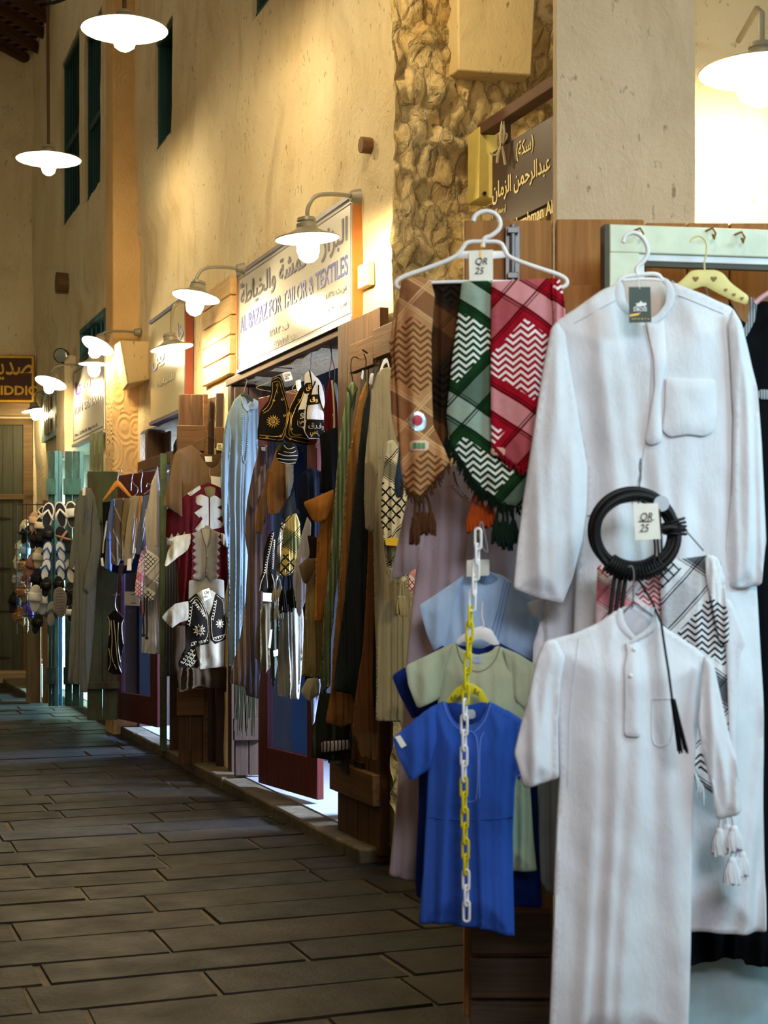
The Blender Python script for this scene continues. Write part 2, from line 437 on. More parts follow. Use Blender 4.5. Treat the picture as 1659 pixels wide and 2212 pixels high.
xw = lambda px: WF.x(px)
holes = [(xw(505), xw(752), -.2, 2.236, 'door'), (xw(303), xw(385), -.2, 2.19, 'door'), (xw(135), xw(223), -.2, 2.30, 'door'),
         (xw(141), xw(181), 4.42, 5.98, 'w'), (xw(192), xw(227), 4.36, 5.80, 'w'), (xw(344), xw(382), 4.06, 4.83, 'w'), (xw(558), xw(612), 4.12, 5.0, 'w'),
         (xw(175), xw(229), 3.03, 3.33, 'w'), (xw(98), xw(154), 2.50, 2.98, 'w')]
def wall_mesh(x0, x1, z0, z1, holes, step=.11, seed=0, thick=.3, lamp_cutoff=None):
    def br(a, b, hs):
        s_ = sorted(set([a, b] + [h for h in hs if a < h < b])); out = []
        for p, q in zip(s_, s_[1:]):
            n = max(1, round((q - p) / step)); out += [p + (q - p) * i / n for i in range(n)]
        return out + [b]
    xs = br(x0, x1, [h for q in holes for h in q[:2]]); zs = br(z0, z1, [h for q in holes for h in q[2:4]] + ([lamp_cutoff] if lamp_cutoff else []))
    hedge = lambda x, z: any(q[0] - 1e-4 <= x <= q[1] + 1e-4 and q[2] - 1e-4 <= z <= q[3] + 1e-4 for q in holes)
    m = M(); vs = []; nx, nz = len(xs), len(zs)
    for z in zs:
        for x in xs:
            y = noise.noise((x * 1.1, z * .9, seed)) * .03 + noise.noise((x * 4, z * 3.5, seed + 3)) * .012
            jx = jz = 0
            if hedge(x, z): jx = noise.noise((x * 7, z * 7, 9)) * .022; jz = noise.noise((x * 7, z * 7, 19)) * .022; y *= .3
            if lamp_cutoff and z > lamp_cutoff - .01: y -= .035  # lamp shades' light edge built into the shape as a small step
            vs.append((x + jx, y, z + jz))
    fs = []; cell = {}
    for j in range(nz - 1):
        for i in range(nx - 1):
            cx, cz = (xs[i] + xs[i + 1]) / 2, (zs[j] + zs[j + 1]) / 2
            cell[i, j] = not any(q[0] < cx < q[1] and q[2] < cz < q[3] for q in holes)
            if cell[i, j]: a = j * nx + i; fs.append((a, a + 1, a + nx + 1, a + nx))
    n0 = len(vs); vs += [(x, thick, z) for z in zs for x in xs]; nf = []
    for f in fs: nf.append(tuple(n0 + i for i in reversed(f)))
    for (i, j), s_ in cell.items():
        if not s_: continue
        a = j * nx + i; b, c, d = a + 1, a + nx + 1, a + nx
        for (di, dj, p, q) in ((0, -1, a, b), (1, 0, b, c), (0, 1, c, d), (-1, 0, d, a)):
            if not cell.get((i + di, j + dj), False): nf.append((q, p, n0 + p, n0 + q))
    return m.add(vs, fs + nf)
XF = xw(75) - .0
struct(obj('wall_left', wall_mesh(XF, 0.0, -.05, 7.4, holes, lamp_cutoff=3.65), PL, fr=WF, auto=.9))
# far end wall with its dark door
FF = Fr(75, 16.4, 4)
far_m = wall_mesh(-5.2, .35, -.05, 7.4, [], .14, 5)
struct(obj('wall_far', far_m, PL, fr=FF, auto=.9))
# the other side of the lane, with its row of dark shop fronts
OPX = plain('dark_shopfronts', '#4a3826', .8)
struct(obj('wall_opposite', M().box(-12.5, 7.5, -5.0, -4.7, -.05, 5.6).box(-12.5, 7.5, -4.7, -4.62, -.05, 2.5, 1), [PL, OPX], fr=WF, smooth=False))
# plastered pier with its corbel, fish-scale trowel marks
pm = Mat('trowelled_plaster', rgb('#d9b883'), .85, 0, .2)
v_ = pm.noise(2.5, 4); pm.col(pm.mix(pm.ramp(v_, .3, .7), rgb('#dcb67c'), rgb('#cba469')))
sc_n = pm.nt.nodes.new('ShaderNodeTexVoronoi'); sc_n.inputs['Scale'].default_value = 9; pm.nt.links.new(pm.scaled((1, 1, .7)), sc_n.inputs['Vector'])
pm.bump((E(sc_n.outputs['Distance']) * 9).pp(1.0) * .5 + pm.noise(20, 4) * .3, .35, .02)
xp = xw(300)
struct(obj('wall_pier', M().box(xp - .31, xp, -.19, .02, -.02, 7.4), pm.mat, fr=WF, bev=.012))
xc = xw(325)
zc1, zc0 = WF.z(325, 738), WF.z(325, 826)
mc = M().box(xc - .40, xc, -.215, .0, zc0 + .02, zc1)
mc.v[0] = (xc - .40, -.12, zc0 - .02); mc.v[1] = (xc, -.16, zc0 - .02)
tag(obj('corbel', mc, PL2, fr=WF, bev=.01), 'square plastered corbel block sticking out beside the tall plaster pier', 'corbel')

# the rubble face, the block set in it and the plaster round it
RF = Fr(849, 6.18, 20)
def rubble(x0, x1, z0, z1, st=.02):
    m = M(); vs = []; xs = np.arange(x0, x1 + st, st); zs = np.arange(z0, z1 + st, st)
    for z in zs:
        for x in xs:
            p = Vector((x * 8 + 1.2 * noise.noise((x * 3, z * 3, 11)), z * 5 + 1.2 * noise.noise((x * 3, z * 3, 15)), 2.0)); d, _ = noise.voronoi(p); e = d[1] - d[0]
            y = -min(e, .4) * .11 + noise.noise((x * 14, z * 9, 1)) * .045 + noise.noise((x * 34, z * 24, 4)) * .022 + noise.noise((x * 2.5, z * 1.5, 7)) * .05
            if x < .10: y += -.03 * (1 - x / .10)
            vs.append((float(x), y, float(z)))
    nx, nz = len(xs), len(zs); fs = [(j * nx + i, j * nx + i + 1, (j + 1) * nx + i + 1, (j + 1) * nx + i) for j in range(nz - 1) for i in range(nx - 1)]
    return m.add(vs, fs)
struct(obj('wall_rubble', rubble(-.02, 1.05, 0.0, 4.1), STONE, fr=RF, auto=3.0))
bl = [RF.loc(*p, -.12) for p in P('988,-60 1160,-60 1148,164 990,152')]
struct(obj('wall_block', M().prism(bl, -.12, .05), plaster('smooth_block', '#d9c391', '#cdb47e', '#9a8050', .5), fr=RF, bev=.008))
struct(obj('wall_passage', M().box(.50, 1.6, .10, .3, 0, 4.2), GREYPL, fr=RF))
# right-hand pier and wall above the shutters
R1 = Fr(1203, 4.35, 0)
struct(obj('wall_pier', wall_mesh(0, R1.x(1498), 0, 3.4, [], .09, 8, .10), GREYPL, fr=R1, auto=.9))
R2 = Fr(1480, 5.05, 3)
struct(obj('wall_right', wall_mesh(0, 1.5, 0, 3.8, [], .12, 12, .3), plaster('cream_plaster', '#eadcb8', '#e0cfa4', '#c0a878', .6), fr=R2, auto=.9))

# floor slabs and kerb
rn = random.Random(4)
fm = M()
x = -12.0
while x < 6.0:
    w = rn.choice([.24, .27, .28, .31]); y = -7 + rn.uniform(0, .5)
    while y < 3.2:
        L = rn.uniform(.42, .92); g = .0052
        if y < .05 or x > -.4:
            x0, x1, y0, y1 = x + g, x + w - g, y + g, min(y + L - g, 3.2); t = .006
            z = rn.uniform(-.0015, .002); tx, ty = rn.uniform(-.002, .002), rn.uniform(-.0025, .0025); mi = rn.choice([0, 0, 1, 1, 2, 3])
            jj = lambda: rn.uniform(-.004, .004)
            q = [(x0 + jj(), y0 + jj()), (x1 + jj(), y0 + jj()), (x1 + jj(), y1 + jj()), (x0 + jj(), y1 + jj())]
            cx, cy = (x0 + x1) / 2, (y0 + y1) / 2
            top = [(a + (t if a < cx else -t), b + (t if b < cy else -t), z + tx * (a - cx) / .15 * .3 + ty * (b - cy) / .4) for a, b in q]
            lo = [(a, b, -.012) for a, b in q]
            fm.add(lo + top, [(4, 5, 6, 7), (0, 1, 5, 4), (1, 2, 6, 5), (2, 3, 7, 6), (3, 0, 4, 7)], mi)
        y += L
    x += w
def slab(name, a, b):
    m = Mat(name, rgb(a), .5, 0, .12); n = m.noise(2.3, 6, .65); n2 = m.noise(45, 4, .7)
    m.col(m.mix(m.ramp(n, .35, .7), rgb(a), rgb(b))); m.rough(m.ramp(m.noise(5, 5, .6), .1, .9) * .35 + .40)
    m.col(m.mix(m.ramp(m.noise(14, 6, .75), .45, .75) * .5, m.mix(m.ramp(n, .35, .7), rgb(a), rgb(b)), tuple(q * 1.9 for q in rgb(a))))
    m.bump(m.noise(5, 6, .6) + n2 * .25 + m.noise(110, 3, .6) * .12, .4, .015); return m.mat
sm = [slab('slate_slab', '#181611', '#100f0c'), slab('dark_slab', '#14120f', '#0e0d0b'), slab('brown_slab', '#1d1910', '#15120c'), slab('light_slab', '#211c14', '#17140f')]
grout = slab('sandy_grout', '#42351f', '#241c11')
fm.add([(-12.5, -7.2, -.0068), (6.3, -7.2, -.0068), (6.3, 3.3, -.0068), (-12.5, 3.3, -.0068)], [(0, 1, 2, 3)], 4)
struct(obj('floor', fm, sm + [grout], fr=WF, auto=.3))
km = M(); xk = XF - .2
while xk < xw(845):
    L = rn.uniform(.5, 1.1); x1 = min(xk + L, xw(845))
    o = .13 + (.25 if xk < xw(120) else 0)
    km.box(xk + .004, x1 - .004, -o + rn.uniform(-.008, .008), .02, -.02, .058 + rn.uniform(-.004, .006)); xk = x1
struct(obj('kerb', km, slab('kerb_stone', '#5a5140', '#3a3429'), fr=WF, bev=.012))
struct(obj('threshold', M().box(xw(505), xw(752), .0, .32, -.02, .06).box(xw(303), xw(385), .0, .32, -.02, .06).box(xw(135), xw(223), .0, .32, -.02, .06),
           plain('pale_tile', '#8d9196', .35), fr=WF))
# roof of poles over the far corner
cm = M()
for i in range(16):
    cm.tube([(-6 + i * .30, -5.5, 7.05 + .02 * (i % 3)), (-6 + i * .30, .6, 7.1)], .06, 8)
for i in range(40): cm.tube([(-6.4, -5.3 + i * .15, 7.19), (-1.2, -5.3 + i * .15, 7.19)], .035, 6)
rf = obj('ceiling', cm, wood('roof_poles', '#5a3820', '#3a2414', 'y'), fr=Fr(75, 15.6, -20)); rf.location = (-1.6, 15.6, -.4); struct(rf)

# shop rooms behind the doorways
def room(x0, x1, name, colr, power, lx):
    m = M(); a, b, y0, y1, zt = x0, x1, .3, 2.9, 2.6
    m.add([(a, y0, .05), (b, y0, .05), (b, y1, .05), (a, y1, .05), (a, y0, zt), (b, y0, zt), (b, y1, zt), (a, y1, zt)],
          [(3, 2, 6, 7), (0, 3, 7, 4), (2, 1, 5, 6), (4, 7, 6, 5)], 0)
    m.add([(a, y0, .055), (b, y0, .055), (b, y1, .055), (a, y1, .055)], [(0, 1, 2, 3)], 1)
    struct(obj(name, m, [ROOMW, plain('pale_tile', '#8d9196', .35)], fr=WF, smooth=False))
    area('shop_light', WF.w(lx, 2.3, 1.55), WF.w(lx - .7, -1.0, 0), .8, .5, power, colr).data.spread = 1.5
    area('shop_ceiling_light', WF.w(lx, 1.2, 2.55), WF.w(lx, 1.1, 0), 1.0, .3, power * .055, colr)
room(xw(505) - .3, xw(752) + .4, 'wall_interior', (.50, .64, 1), 230, xw(752) - .25)
room(xw(303) - .4, xw(385) + .35, 'wall_interior', (.36, .54, 1), 330, (xw(303) + xw(385)) / 2)
room(xw(135) - .4, xw(223) + .35, 'wall_interior', (.36, .78, 1), 380, (xw(135) + xw(223)) / 2 + .3)

# windows of the upper floor
def win(n, h, frame, bars, rails, back, slab_=False):
    x0, x1, z0, z1 = h[:4]; t = .045
    m = M().box(x0, x0 + t, -.01, .10, z0, z1).box(x1 - t, x1, -.01, .10, z0, z1).box(x0, x1, -.015, .105, z0, z0 + t).box(x0, x1, -.015, .105, z1 - t, z1)
    for r in rails: m.box(x0, x1, .0, .08, z0 + (z1 - z0) * r - .03, z0 + (z1 - z0) * r + .03)
    o = struct(obj('window_%d' % n, m, frame, fr=WF, bev=.006))
    b = M(); k = bars
    for i in range(k): xx = x0 + t + (x1 - x0 - 2 * t) * (i + .5) / k; b.tube([(xx, .03, z0), (xx, .03, z1)], .008, 6)
    if k: obj('window_bars', b, frame, o)
    obj('window_shutter', M().box(x0, x1, .10, .12, z0, z1), back, o)
    return o
DT = wood('dark_teal_wood', '#2f5654', '#22403f', 'z')
for i, (h, b, r) in enumerate([(holes[3], 7, [.48]), (holes[4], 7, [.45]), (holes[5], 0, []), (holes[6], 3, [])]): win(i + 1, h, DT, b, r, plain('shutter_back', '#0e1c1d'))
win(5, holes[7], TEAL, 5, [], plain('shutter_blue', '#2c4f55'))
# carved lattice window with four many-sided openings
x0, x1, z0, z1 = holes[8][:4]
lat = struct(obj('window_6', M().box(x0, x1, -.04, .02, z0, z1), plain('weathered_teal', '#7d9a94'), fr=WF))
for i in range(2):
    for j in range(2):
        cx, cz = x0 + (x1 - x0) * (.28 + .44 * i), z0 + (z1 - z0) * (.27 + .46 * j)
        q = [(cx + (x1 - x0) * .17 * math.cos(a), cz + (z1 - z0) * .19 * math.sin(a)) for a in [math.radians(30 + 60 * k) for k in range(6)]]
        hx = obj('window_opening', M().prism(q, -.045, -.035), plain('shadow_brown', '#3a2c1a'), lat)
        b = M()
        for k in range(4): xx = cx + (k - 1.5) * (x1 - x0) * .075; b.box(xx - .008, xx + .008, -.052, -.044, cz - .075, cz + .075)
        obj('window_slats', b, plain('slat', '#b89a62'), hx)
# roof beam end
fb = wall_fr(152, 0, 613); bm = M().tube([(0, .1, 0), (0, -.13, .0)], [.095, .10], 9)
tag(obj('beam_end', bm, wood('old_log', '#7a5a34', '#5a3e22', 'y'), fr=fb), 'sawn end of an old round roof beam sticking from the far plaster wall', 'beam')
fb = wall_fr(803, 0, 315); tag(obj('beam_stub', M().tube([(0, .05, 0), (0, -.05, 0)], .035, 9), wood('old_log', '#7a5a34', '#5a3e22', 'y'), fr=fb),
    'small round wooden stub in the plaster above the white shop sign', 'beam')

# ------------------------------------------------------------------ boards, doors, leaves
def planks(m, x0, x1, z0, z1, y0, y1, n, axis='z', gap=.004):
    for i in range(n):
        if axis == 'z': m.box(x0 + (x1 - x0) * i / n + gap / 2, x0 + (x1 - x0) * (i + 1) / n - gap / 2, y0, y1, z0, z1)
        else: m.box(x0, x1, y0, y1, z0 + (z1 - z0) * i / n + gap / 2, z0 + (z1 - z0) * (i + 1) / n - gap / 2)
    return m
# lintel over the near doorway
struct(obj('trim_1', M().box(xw(505) - .05, xw(752), -.035, .1, 2.236, 2.278), WBX, fr=WF, bev=.006))
struct(obj('trim_2', planks(M(), xw(446), xw(508), 2.30, 2.86, -.03, .02, 5, 'x', .008), WPALE, fr=WF, bev=.004))
struct(obj('trim_3', M().box(xw(303), xw(385), -.02, .12, 1.90, 1.98).box(xw(303) + .22, xw(303) + .30, -.01, .12, 1.98, 2.19).box(xw(303) + .05, xw(303) + .5, .1, .12, 1.98, 2.17), WB, fr=WF, bev=.005))
# reveal posts of the near doorway, seen past the glass door
struct(obj('trim_4', M().box(xw(752) - .10, xw(752), .06, .28, .05, 2.236).box(xw(752) - .32, xw(752) - .17, .16, .30, .05, 2.236), WRED, fr=WF, bev=.006))
struct(obj('trim_5', M().box(xw(752) - .14, xw(752) - .105, .30, .34, .05, 2.2), plain('white_frame', '#e8ecf0'), fr=WF))

struct(obj('trim_7', M().box(xw(505) - .02, xw(505) + .05, -.03, .33, .05, 2.236).box(xw(303) - .02, xw(303) + .05, -.02, .33, .05, 1.9).box(xw(385) - .05, xw(385), -.02, .33, .05, 1.9), WDK, fr=WF, bev=.005))
def leaf(label, fr, x0, x1, z0, z1, mat, n=3, batt=((.18, .09), (.85, .09)), y0=-.02, y1=.02, bmat=None, edge=None, name='door_leaf', group=None):
    t = thing(name, label, 'door', fr, group)
    obj('door_panel', planks(M(), x0, x1, z0, z1, y0, y1, n), mat, t, bev=.003)
    for f_, hh in batt:
        zz = z0 + (z1 - z0) * f_; obj('batten', M().box(x0 - .01, x1 + .01, y0 - .035, y0, zz - hh / 2, zz + hh / 2), bmat or mat, t, bev=.004)
    if edge:
        obj('edge_strip', M().box(x1, x1 + .03, y0 - .02, y1 + .02, z0, z1), edge, t, bev=.003)
    return t
Lf = wall_fr(800, .0, 1850); Lf.z0 = 0
t = leaf('brown plank shutter folded flat on the wall right of the near doorway', Lf, Lf.x(757), Lf.x(850), .03, 2.27, WB, 4, ((.12, .13),), -.06, -.02, WBX)
hg = M().box(Lf.x(800), Lf.x(800) + .1, -.075, -.06, .36, .39).prism([(Lf.x(800), .33), (Lf.x(800), .42), (Lf.x(800) - .22, .385), (Lf.x(800) - .22, .365)], -.102, -.095)
obj('hinge', hg, IRON, t)
# folding leaves left of the near doorway
D1 = Fr(385, 9.0, 12); D1.z0 = 0
leaf('brown folding door leaf behind the brown shirt, with thick battens', D1, 0, D1.x(437), .05, D1.z(400, 852), WB, 2, ((.17, .16), (.88, .15)), -.02, .02, WBX, edge=WBX)
D2 = Fr(455, 9.15, 30); D2.z0 = 0
leaf('narrow brown door leaf standing edge-on beside the light blue robe', D2, -.03, .03, .05, 2.22, WDK, 1, (), -.12, .1)
D3 = Fr(466, 8.85, 14); D3.z0 = 0
leaf('brown folding door leaf nearest the lintel, half behind the light blue robe', D3, 0, D3.x(508), .05, 2.22, WDK, 2, ((.88, .12),), -.02, .02, WB, edge=WB)
D4 = Fr(506, 8.38, 14); D4.z0 = 0
leaf('dark brown door leaf behind the light blue robe and the olive fringe', D4, 0, D4.x(566), .07, 2.2, WDK, 2, ((.12, .12),), -.02, .02)
# green leaves of the next doorway
G1 = Fr(188, 10.85, 8); G1.z0 = 0
leaf('worn green and brown plank door leaf behind the grey robe', G1, 0, G1.x(255), .13, G1.z(200, 1018), WGR, 2, ((.14, .05), (.8, .03)), -.02, .02)
G2 = Fr(345, 9.75, 10); G2.z0 = 0
leaf('green painted door post with a rounded top beside the brown shirt', G2, 0, G2.x(361), .04, G2.z(350, 980), wood('green_wood', '#3a4026', '#2c301c', 'z', paint='#45583a'), 1, (), -.03, .05)
G3 = Fr(366, 9.7, 10); G3.z0 = 0
leaf('dark narrow door leaf right of the green door post', G3, 0, G3.x(386), .04, G3.z(370, 985), WDK, 1, (), -.03, .05)
for px, lab in ((200, 'left of three green shutter boards above the grey robe'), (210, 'middle one of three green shutter boards above the grey robe'), (220, 'right of three green shutter boards above the grey robe')):
    g = Fr(px - 6, 12.0, 10); g.z0 = 0
    tag(obj('shutter_board', M().box(0, .034, -.02, .02, .3, g.z(px, 936)), wood('green_wood', '#3a4026', '#2c301c', 'z', paint='#45583a'), fr=g), lab, 'shutter')
# teal leaves of the far doorway
EDGE = plain('shop_lit_teal', '#5f9db8', .5)  # shop light falling on the teal leaf edges, put into their colour
for a, b, py, lab in ((104, 118, 975, 'teal plank door leaf farthest left behind the hanging sandals'), (140, 172, 975, 'wider teal plank door leaf just left of the grey robe')):
    g = Fr(a, 12.3, 10); g.z0 = 0
    leaf(lab, g, 0, g.x(b), .1, g.z(a, py), TEAL, 2, ((.12, .14), (.86, .13)), -.02, .03, edge=EDGE)
g = Fr(127, 12.35, 10); g.z0 = 0
leaf('thin teal folding leaf edge coloured as lit by the shop, between the two teal door leaves', g, 0, g.x(135), .1, g.z(127, 975), EDGE, 1, ())

def glass_door(label, fr, x0, x1, z0, z1, st=.11, bot=.2, top=.14, tint='#5d7490'):
    t = thing('glass_door', label, 'door', fr)
    obj('door_frame', M().box(x0, x0 + st, -.02, .02, z0, z1).box(x1 - st, x1, -.02, .02, z0, z1).box(x0 + st, x1 - st, -.02, .02, z0, z0 + bot).box(x0 + st, x1 - st, -.02, .02, z1 - top, z1), WRED, t, bev=.004)
    g = Mat('door_glass', rgb(tint), .04, 0, .5); g.b.inputs['Transmission Weight'].default_value = 1.0; g.b.inputs['IOR'].default_value = 1.1
    obj('glass_pane', M().box(x0 + st, x1 - st, -.003, .003, z0 + bot, z1 - top), g.mat, t, smooth=False)
    return t
GA = Fr(565, 8.03, -61); GA.z0 = 0
glass_door('red-brown glazed door standing ajar in the near doorway', GA, 0, GA.x(692), .08, 2.1)
GB = Fr(252, 11.1, -58); GB.z0 = 0
t = glass_door('red-brown glazed door of the middle shop below the hung trousers', GB, 0, GB.x(345), .12, GB.z(300, 1022), .12, .2, .26)
obj('notice', M().box(GB.x(272), GB.x(304), -.012, -.008, GB.z(285, 1308), GB.z(285, 1278)), PAPER, t)
text('notice_lettering', 'ـــ ــــ ـــ\nــــ ـــ', (GB.x(287), GB.x(301), GB.z(285, 1303), GB.z(285, 1283)), -.013, INK, t)
for i, hx in enumerate((271, 280)): pass
obj('door_handle', M().tube([(GB.x(248), -.05, GB.z(250, 1285)), (GB.x(254), -.05, GB.z(250, 1285))], .02, 8).tube([(GB.x(253), -.04, GB.z(250, 1262)), (GB.x(253), -.04, GB.z(250, 1330))], .012, 6), STEEL, t)

# dark door in the far wall
FD = thing('panelled_door', 'dark grey-green double door under the brown and yellow sign', 'door', FF)
x0, x1, z0, z1 = FF.x(-60), FF.x(72), .12, FF.z(30, 905)
obj('door_frame', M().box(x0, x1, -.06, .0, z1 - .07, z1).box(x1 - .10, x1, -.06, 0, z0, z1).box(x0, x1, -.06, 0, FF.z(30, 1080), FF.z(30, 1068)), wood('far_frame', '#6e5836', '#574428', 'x'), FD, bev=.005)
obj('door_panel', planks(M(), x0, x1 - .1, z0, z1 - .07, -.03, .0, 5), wood('far_door', '#4a4a38', '#3a3a2c', 'z'), FD)
for py in (1120, 1228, 1320, 1420): obj('hinge_strap', M().prism([(FF.x(-5), FF.z(0, py) - .02), (FF.x(25), FF.z(0, py)), (FF.x(-5), FF.z(0, py) + .02)], -.045, -.03), IRON, FD)
struct(obj('trim_6', M().box(FF.x(-80), FF.x(76), -.09, .0, FF.z(30, 900), FF.z(30, 872)).box(FF.x(-80), FF.x(90), -.35, .0, 0, .12), wood('old_lintel', '#a8906a', '#8a7048', 'x'), fr=FF, bev=.01))

# ------------------------------------------------------------------ signs
def board(name, label, fr, rect, depth, face, edge, border=None, bw=.012, inset=.02, edge_l=None):
    x0, x1, z0, z1 = rect; t = thing(name, label, 'sign', fr)
    obj('sign_box', M().box(x0, x1, -depth, 0, z0, z1), edge, t, bev=.004)
    obj('sign_face', M().box(x0 + .006, x1 - .006, -depth - .006, -depth, z0 + .006, z1 - .006), face, t)
    if border:
        a, b, c, d = x0 + inset, x1 - inset, z0 + inset, z1 - inset; y = -depth - .0085; w = bw
        obj('sign_border', M().box(a, b, y, y + .003, c, c + w).box(a, b, y, y + .003, d - w, d).box(a, a + w, y, y + .003, c + w, d - w).box(b - w, b, y, y + .003, c + w, d - w), border, t)
    return t
def face_mat(name, col): 
    m = Mat(name, rgb(col), .18, 0, .5); m.bump(m.noise(3, 2), .03, .01); return m.mat
SA = wall_fr(768, .03, 600); SA.z0 = 0; d = 0
Ax0, Ax1 = SA.x(518), SA.x(767); Az0, Az1 = SA.z(762, 688), SA.z(768, 424)
GREY = plain('grey_lettering', '#6b6a78', .5); BLUE = plain('blue_lettering', '#5a62a8', .5)
sa = board('shop_sign', 'large white shop sign with Arabic and English lettering over the near doorway', SA, (Ax0, Ax1, Az0, Az1), -.0 + .004, face_mat('sign_white', '#d9d6cc'), plain('sign_wood_edge', '#a8682c'), GREY, .004, .022)
obj('sign_frame', M().box(Ax0, Ax1, -.02, .03, Az1 - .004, Az1 + .014), plain('alloy_frame', '#8b8796', .4, .3), sa); obj('sign_frame', M().box(Ax0, Ax1, -.02, .03, Az0 - .014, Az0 + .004), plain('alloy_frame', '#8b8796', .4, .3), sa)
obj('sign_side', M().box(Ax1, Ax1 + .02, -.015, .03, Az0 - .014, Az1 + .014), plain('sign_wood_edge', '#a8682c'), sa); obj('sign_side', M().box(Ax0 - .012, Ax0, -.015, .03, Az0 - .014, Az1 + .014), plain('sign_wood_edge', '#a8682c'), sa)
W_ = Ax1 - Ax0; sx = lambda u: Ax0 + W_ * u; sz = lambda v: Az0 + (Az1 - Az0) * v
text('arabic_lettering', arabic('البزاز للأقمشة والخياطة'), (sx(.035), sx(.965), sz(.60), sz(.93)), -.0125, GREY, sa, .012)
text('arabic_lettering', arabic('فرع'), (sx(.03), sx(.055), sz(.84), sz(.91)), -.0125, GREY, sa)
text('english_lettering', 'AL BAZAZ FOR TAILOR & TEXTILES', (sx(.03), sx(.97), sz(.38), sz(.545)), -.0125, BLUE, sa, .008)
for s_, r in (('س.ت: ١٨٧٢٥', (.80, .96, .24, .31)), ('ص.ب: ٧٠٣', (.82, .96, .11, .18)), ('ت: ٤٢٧٥٢٥٦', (.37, .56, .05, .12)), ('ف: ١٢١٨٢', (.33, .50, .18, .25))):
    text('small_lettering', s_ if 0 else arabic(s_.split(':')[1].strip()[::-1])[::1] + ' :' + arabic(s_.split(':')[0]), (sx(r[0]), sx(r[1]), sz(r[2]), sz(r[3])), -.0125, GREY, sa)

SB = wall_fr(410, .03, 700); SB.z0 = 0
Bx0, Bx1, Bz0, Bz1 = SB.x(328), SB.x(405), SB.z(328, 913), SB.z(328, 701)
sb = board('shop_sign', 'cream shop sign with large blue Arabic letters behind two lamps', SB, (Bx0, Bx1, Bz0, Bz1), .004, face_mat('sign_cream', '#d8cca6'), plain('sign_wood_edge', '#a8682c'))
obj('sign_frame', M().box(Bx0, Bx1, -.02, .03, Bz1, Bz1 + .022), plain('blue_grey_frame', '#6a6f8c', .4), sb); obj('sign_frame', M().box(Bx0, Bx1, -.02, .03, Bz0 - .022, Bz0), plain('blue_grey_frame', '#6a6f8c', .4), sb)
obj('sign_side', M().box(Bx1, Bx1 + .03, -.02, .03, Bz0 - .02, Bz1), plain('sign_red_edge', '#7a3418'), sb)
W2 = Bx1 - Bx0; H2 = Bz1 - Bz0
text('arabic_lettering', arabic('خل'), (Bx0 + W2 * .70, Bx0 + W2 * .95, Bz0 + H2 * .60, Bz0 + H2 * .82), -.0125, BLUE, sb, .01)
text('arabic_lettering', arabic('يين'), (Bx0 + W2 * .06, Bx0 + W2 * .42, Bz0 + H2 * .50, Bz0 + H2 * .66), -.0125, BLUE, sb, .01)
text('small_lettering', arabic('للخياطة'), (Bx0 + W2 * .2, Bx0 + W2 * .7, Bz0 + H2 * .30, Bz0 + H2 * .38), -.0125, plain('faded_lettering', '#c0b89a'), sb)

SCf = wall_fr(228, .04, 700); SCf.z0 = 0
Cx0, Cx1, Cz0, Cz1 = SCf.x(160), SCf.x(228), SCf.z(163, 960), SCf.z(160, 800)
s3 = board('shop_sign', 'glaring white sign with purple and grey lettering left of the plaster pier', SCf, (Cx0, Cx1, Cz0, Cz1), .004, face_mat('sign_white', '#d9d6cc'), plain('sign_grey_edge', '#8a7a64'), GREY, .008, .03)
W3, H3 = Cx1 - Cx0, Cz1 - Cz0
obj('sign_frame', M().box(Cx0 - .01, Cx1, -.02, .04, Cz0 - .02, Cz0), plain('sign_grey_edge', '#8a7a64'), s3)
text('arabic_lettering', arabic('سناء'.replace('ء', '')), (Cx0 + W3 * .1, Cx0 + W3 * .6, Cz0 + H3 * .62, Cz0 + H3 * .80), -.0125, plain('purple_lettering', '#6a3a90'), s3, .02)
text('english_lettering', 'ION SENAWI', (Cx0 + W3 * .08, Cx0 + W3 * .95, Cz0 + H3 * .38, Cz0 + H3 * .48), -.0125, GREY, s3, .01)
text('small_lettering', 'No: 327636 Bay to 6', (Cx0 + W3 * .08, Cx0 + W3 * .8, Cz0 + H3 * .08, Cz0 + H3 * .13), -.0125, INK, s3)

ff = Fr(FF and 75, 16.28, 4); ff.z0 = 0
YEL = plain('yellow_paint', '#e8b83c', .5)
fs_ = board('shop_sign', 'brown sign with yellow border and yellow rounded lettering on the far wall', ff, (ff.x(-110), ff.x(76), ff.z(30, 871), ff.z(30, 768)), .03, plain('brown_board', '#4c2a1c', .4), plain('sign_wood_edge', '#a8682c'), YEL, .022, .008)
text('english_lettering', 'SIDDIQ', (ff.x(-12), ff.x(86), ff.z(30, 858), ff.z(30, 834)), -.04, YEL, fs_, .03)
text('arabic_lettering', arabic('صديق'), (ff.x(-34), ff.x(72), ff.z(30, 826), ff.z(30, 779)), -.04, YEL, fs_, .01)

# street sign on its bracket
ST = Fr(1068, 5.95, WDEG); ST.z0 = 0
BRN = plain('brown_enamel', '#3e2c20', .45); LET = plain('pale_yellow_lettering', '#e6d596', .5)
st = thing('street_sign', 'brown hanging street sign with pale lettering beside the grey pier', 'sign', ST)
pts = [ST.loc(*p) for p in P('1069,325 1240,228 1240,520 1064,560')]
xa, xb = pts[0][0], ST.x(1260); za, zb = ST.z(1069, 330), ST.z(1069, 480)
obj('sign_face', M().box(xa, xb, -.012, .012, ST.z(1069, 500), za), BRN, st, bev=.003)
dx = xb - xa
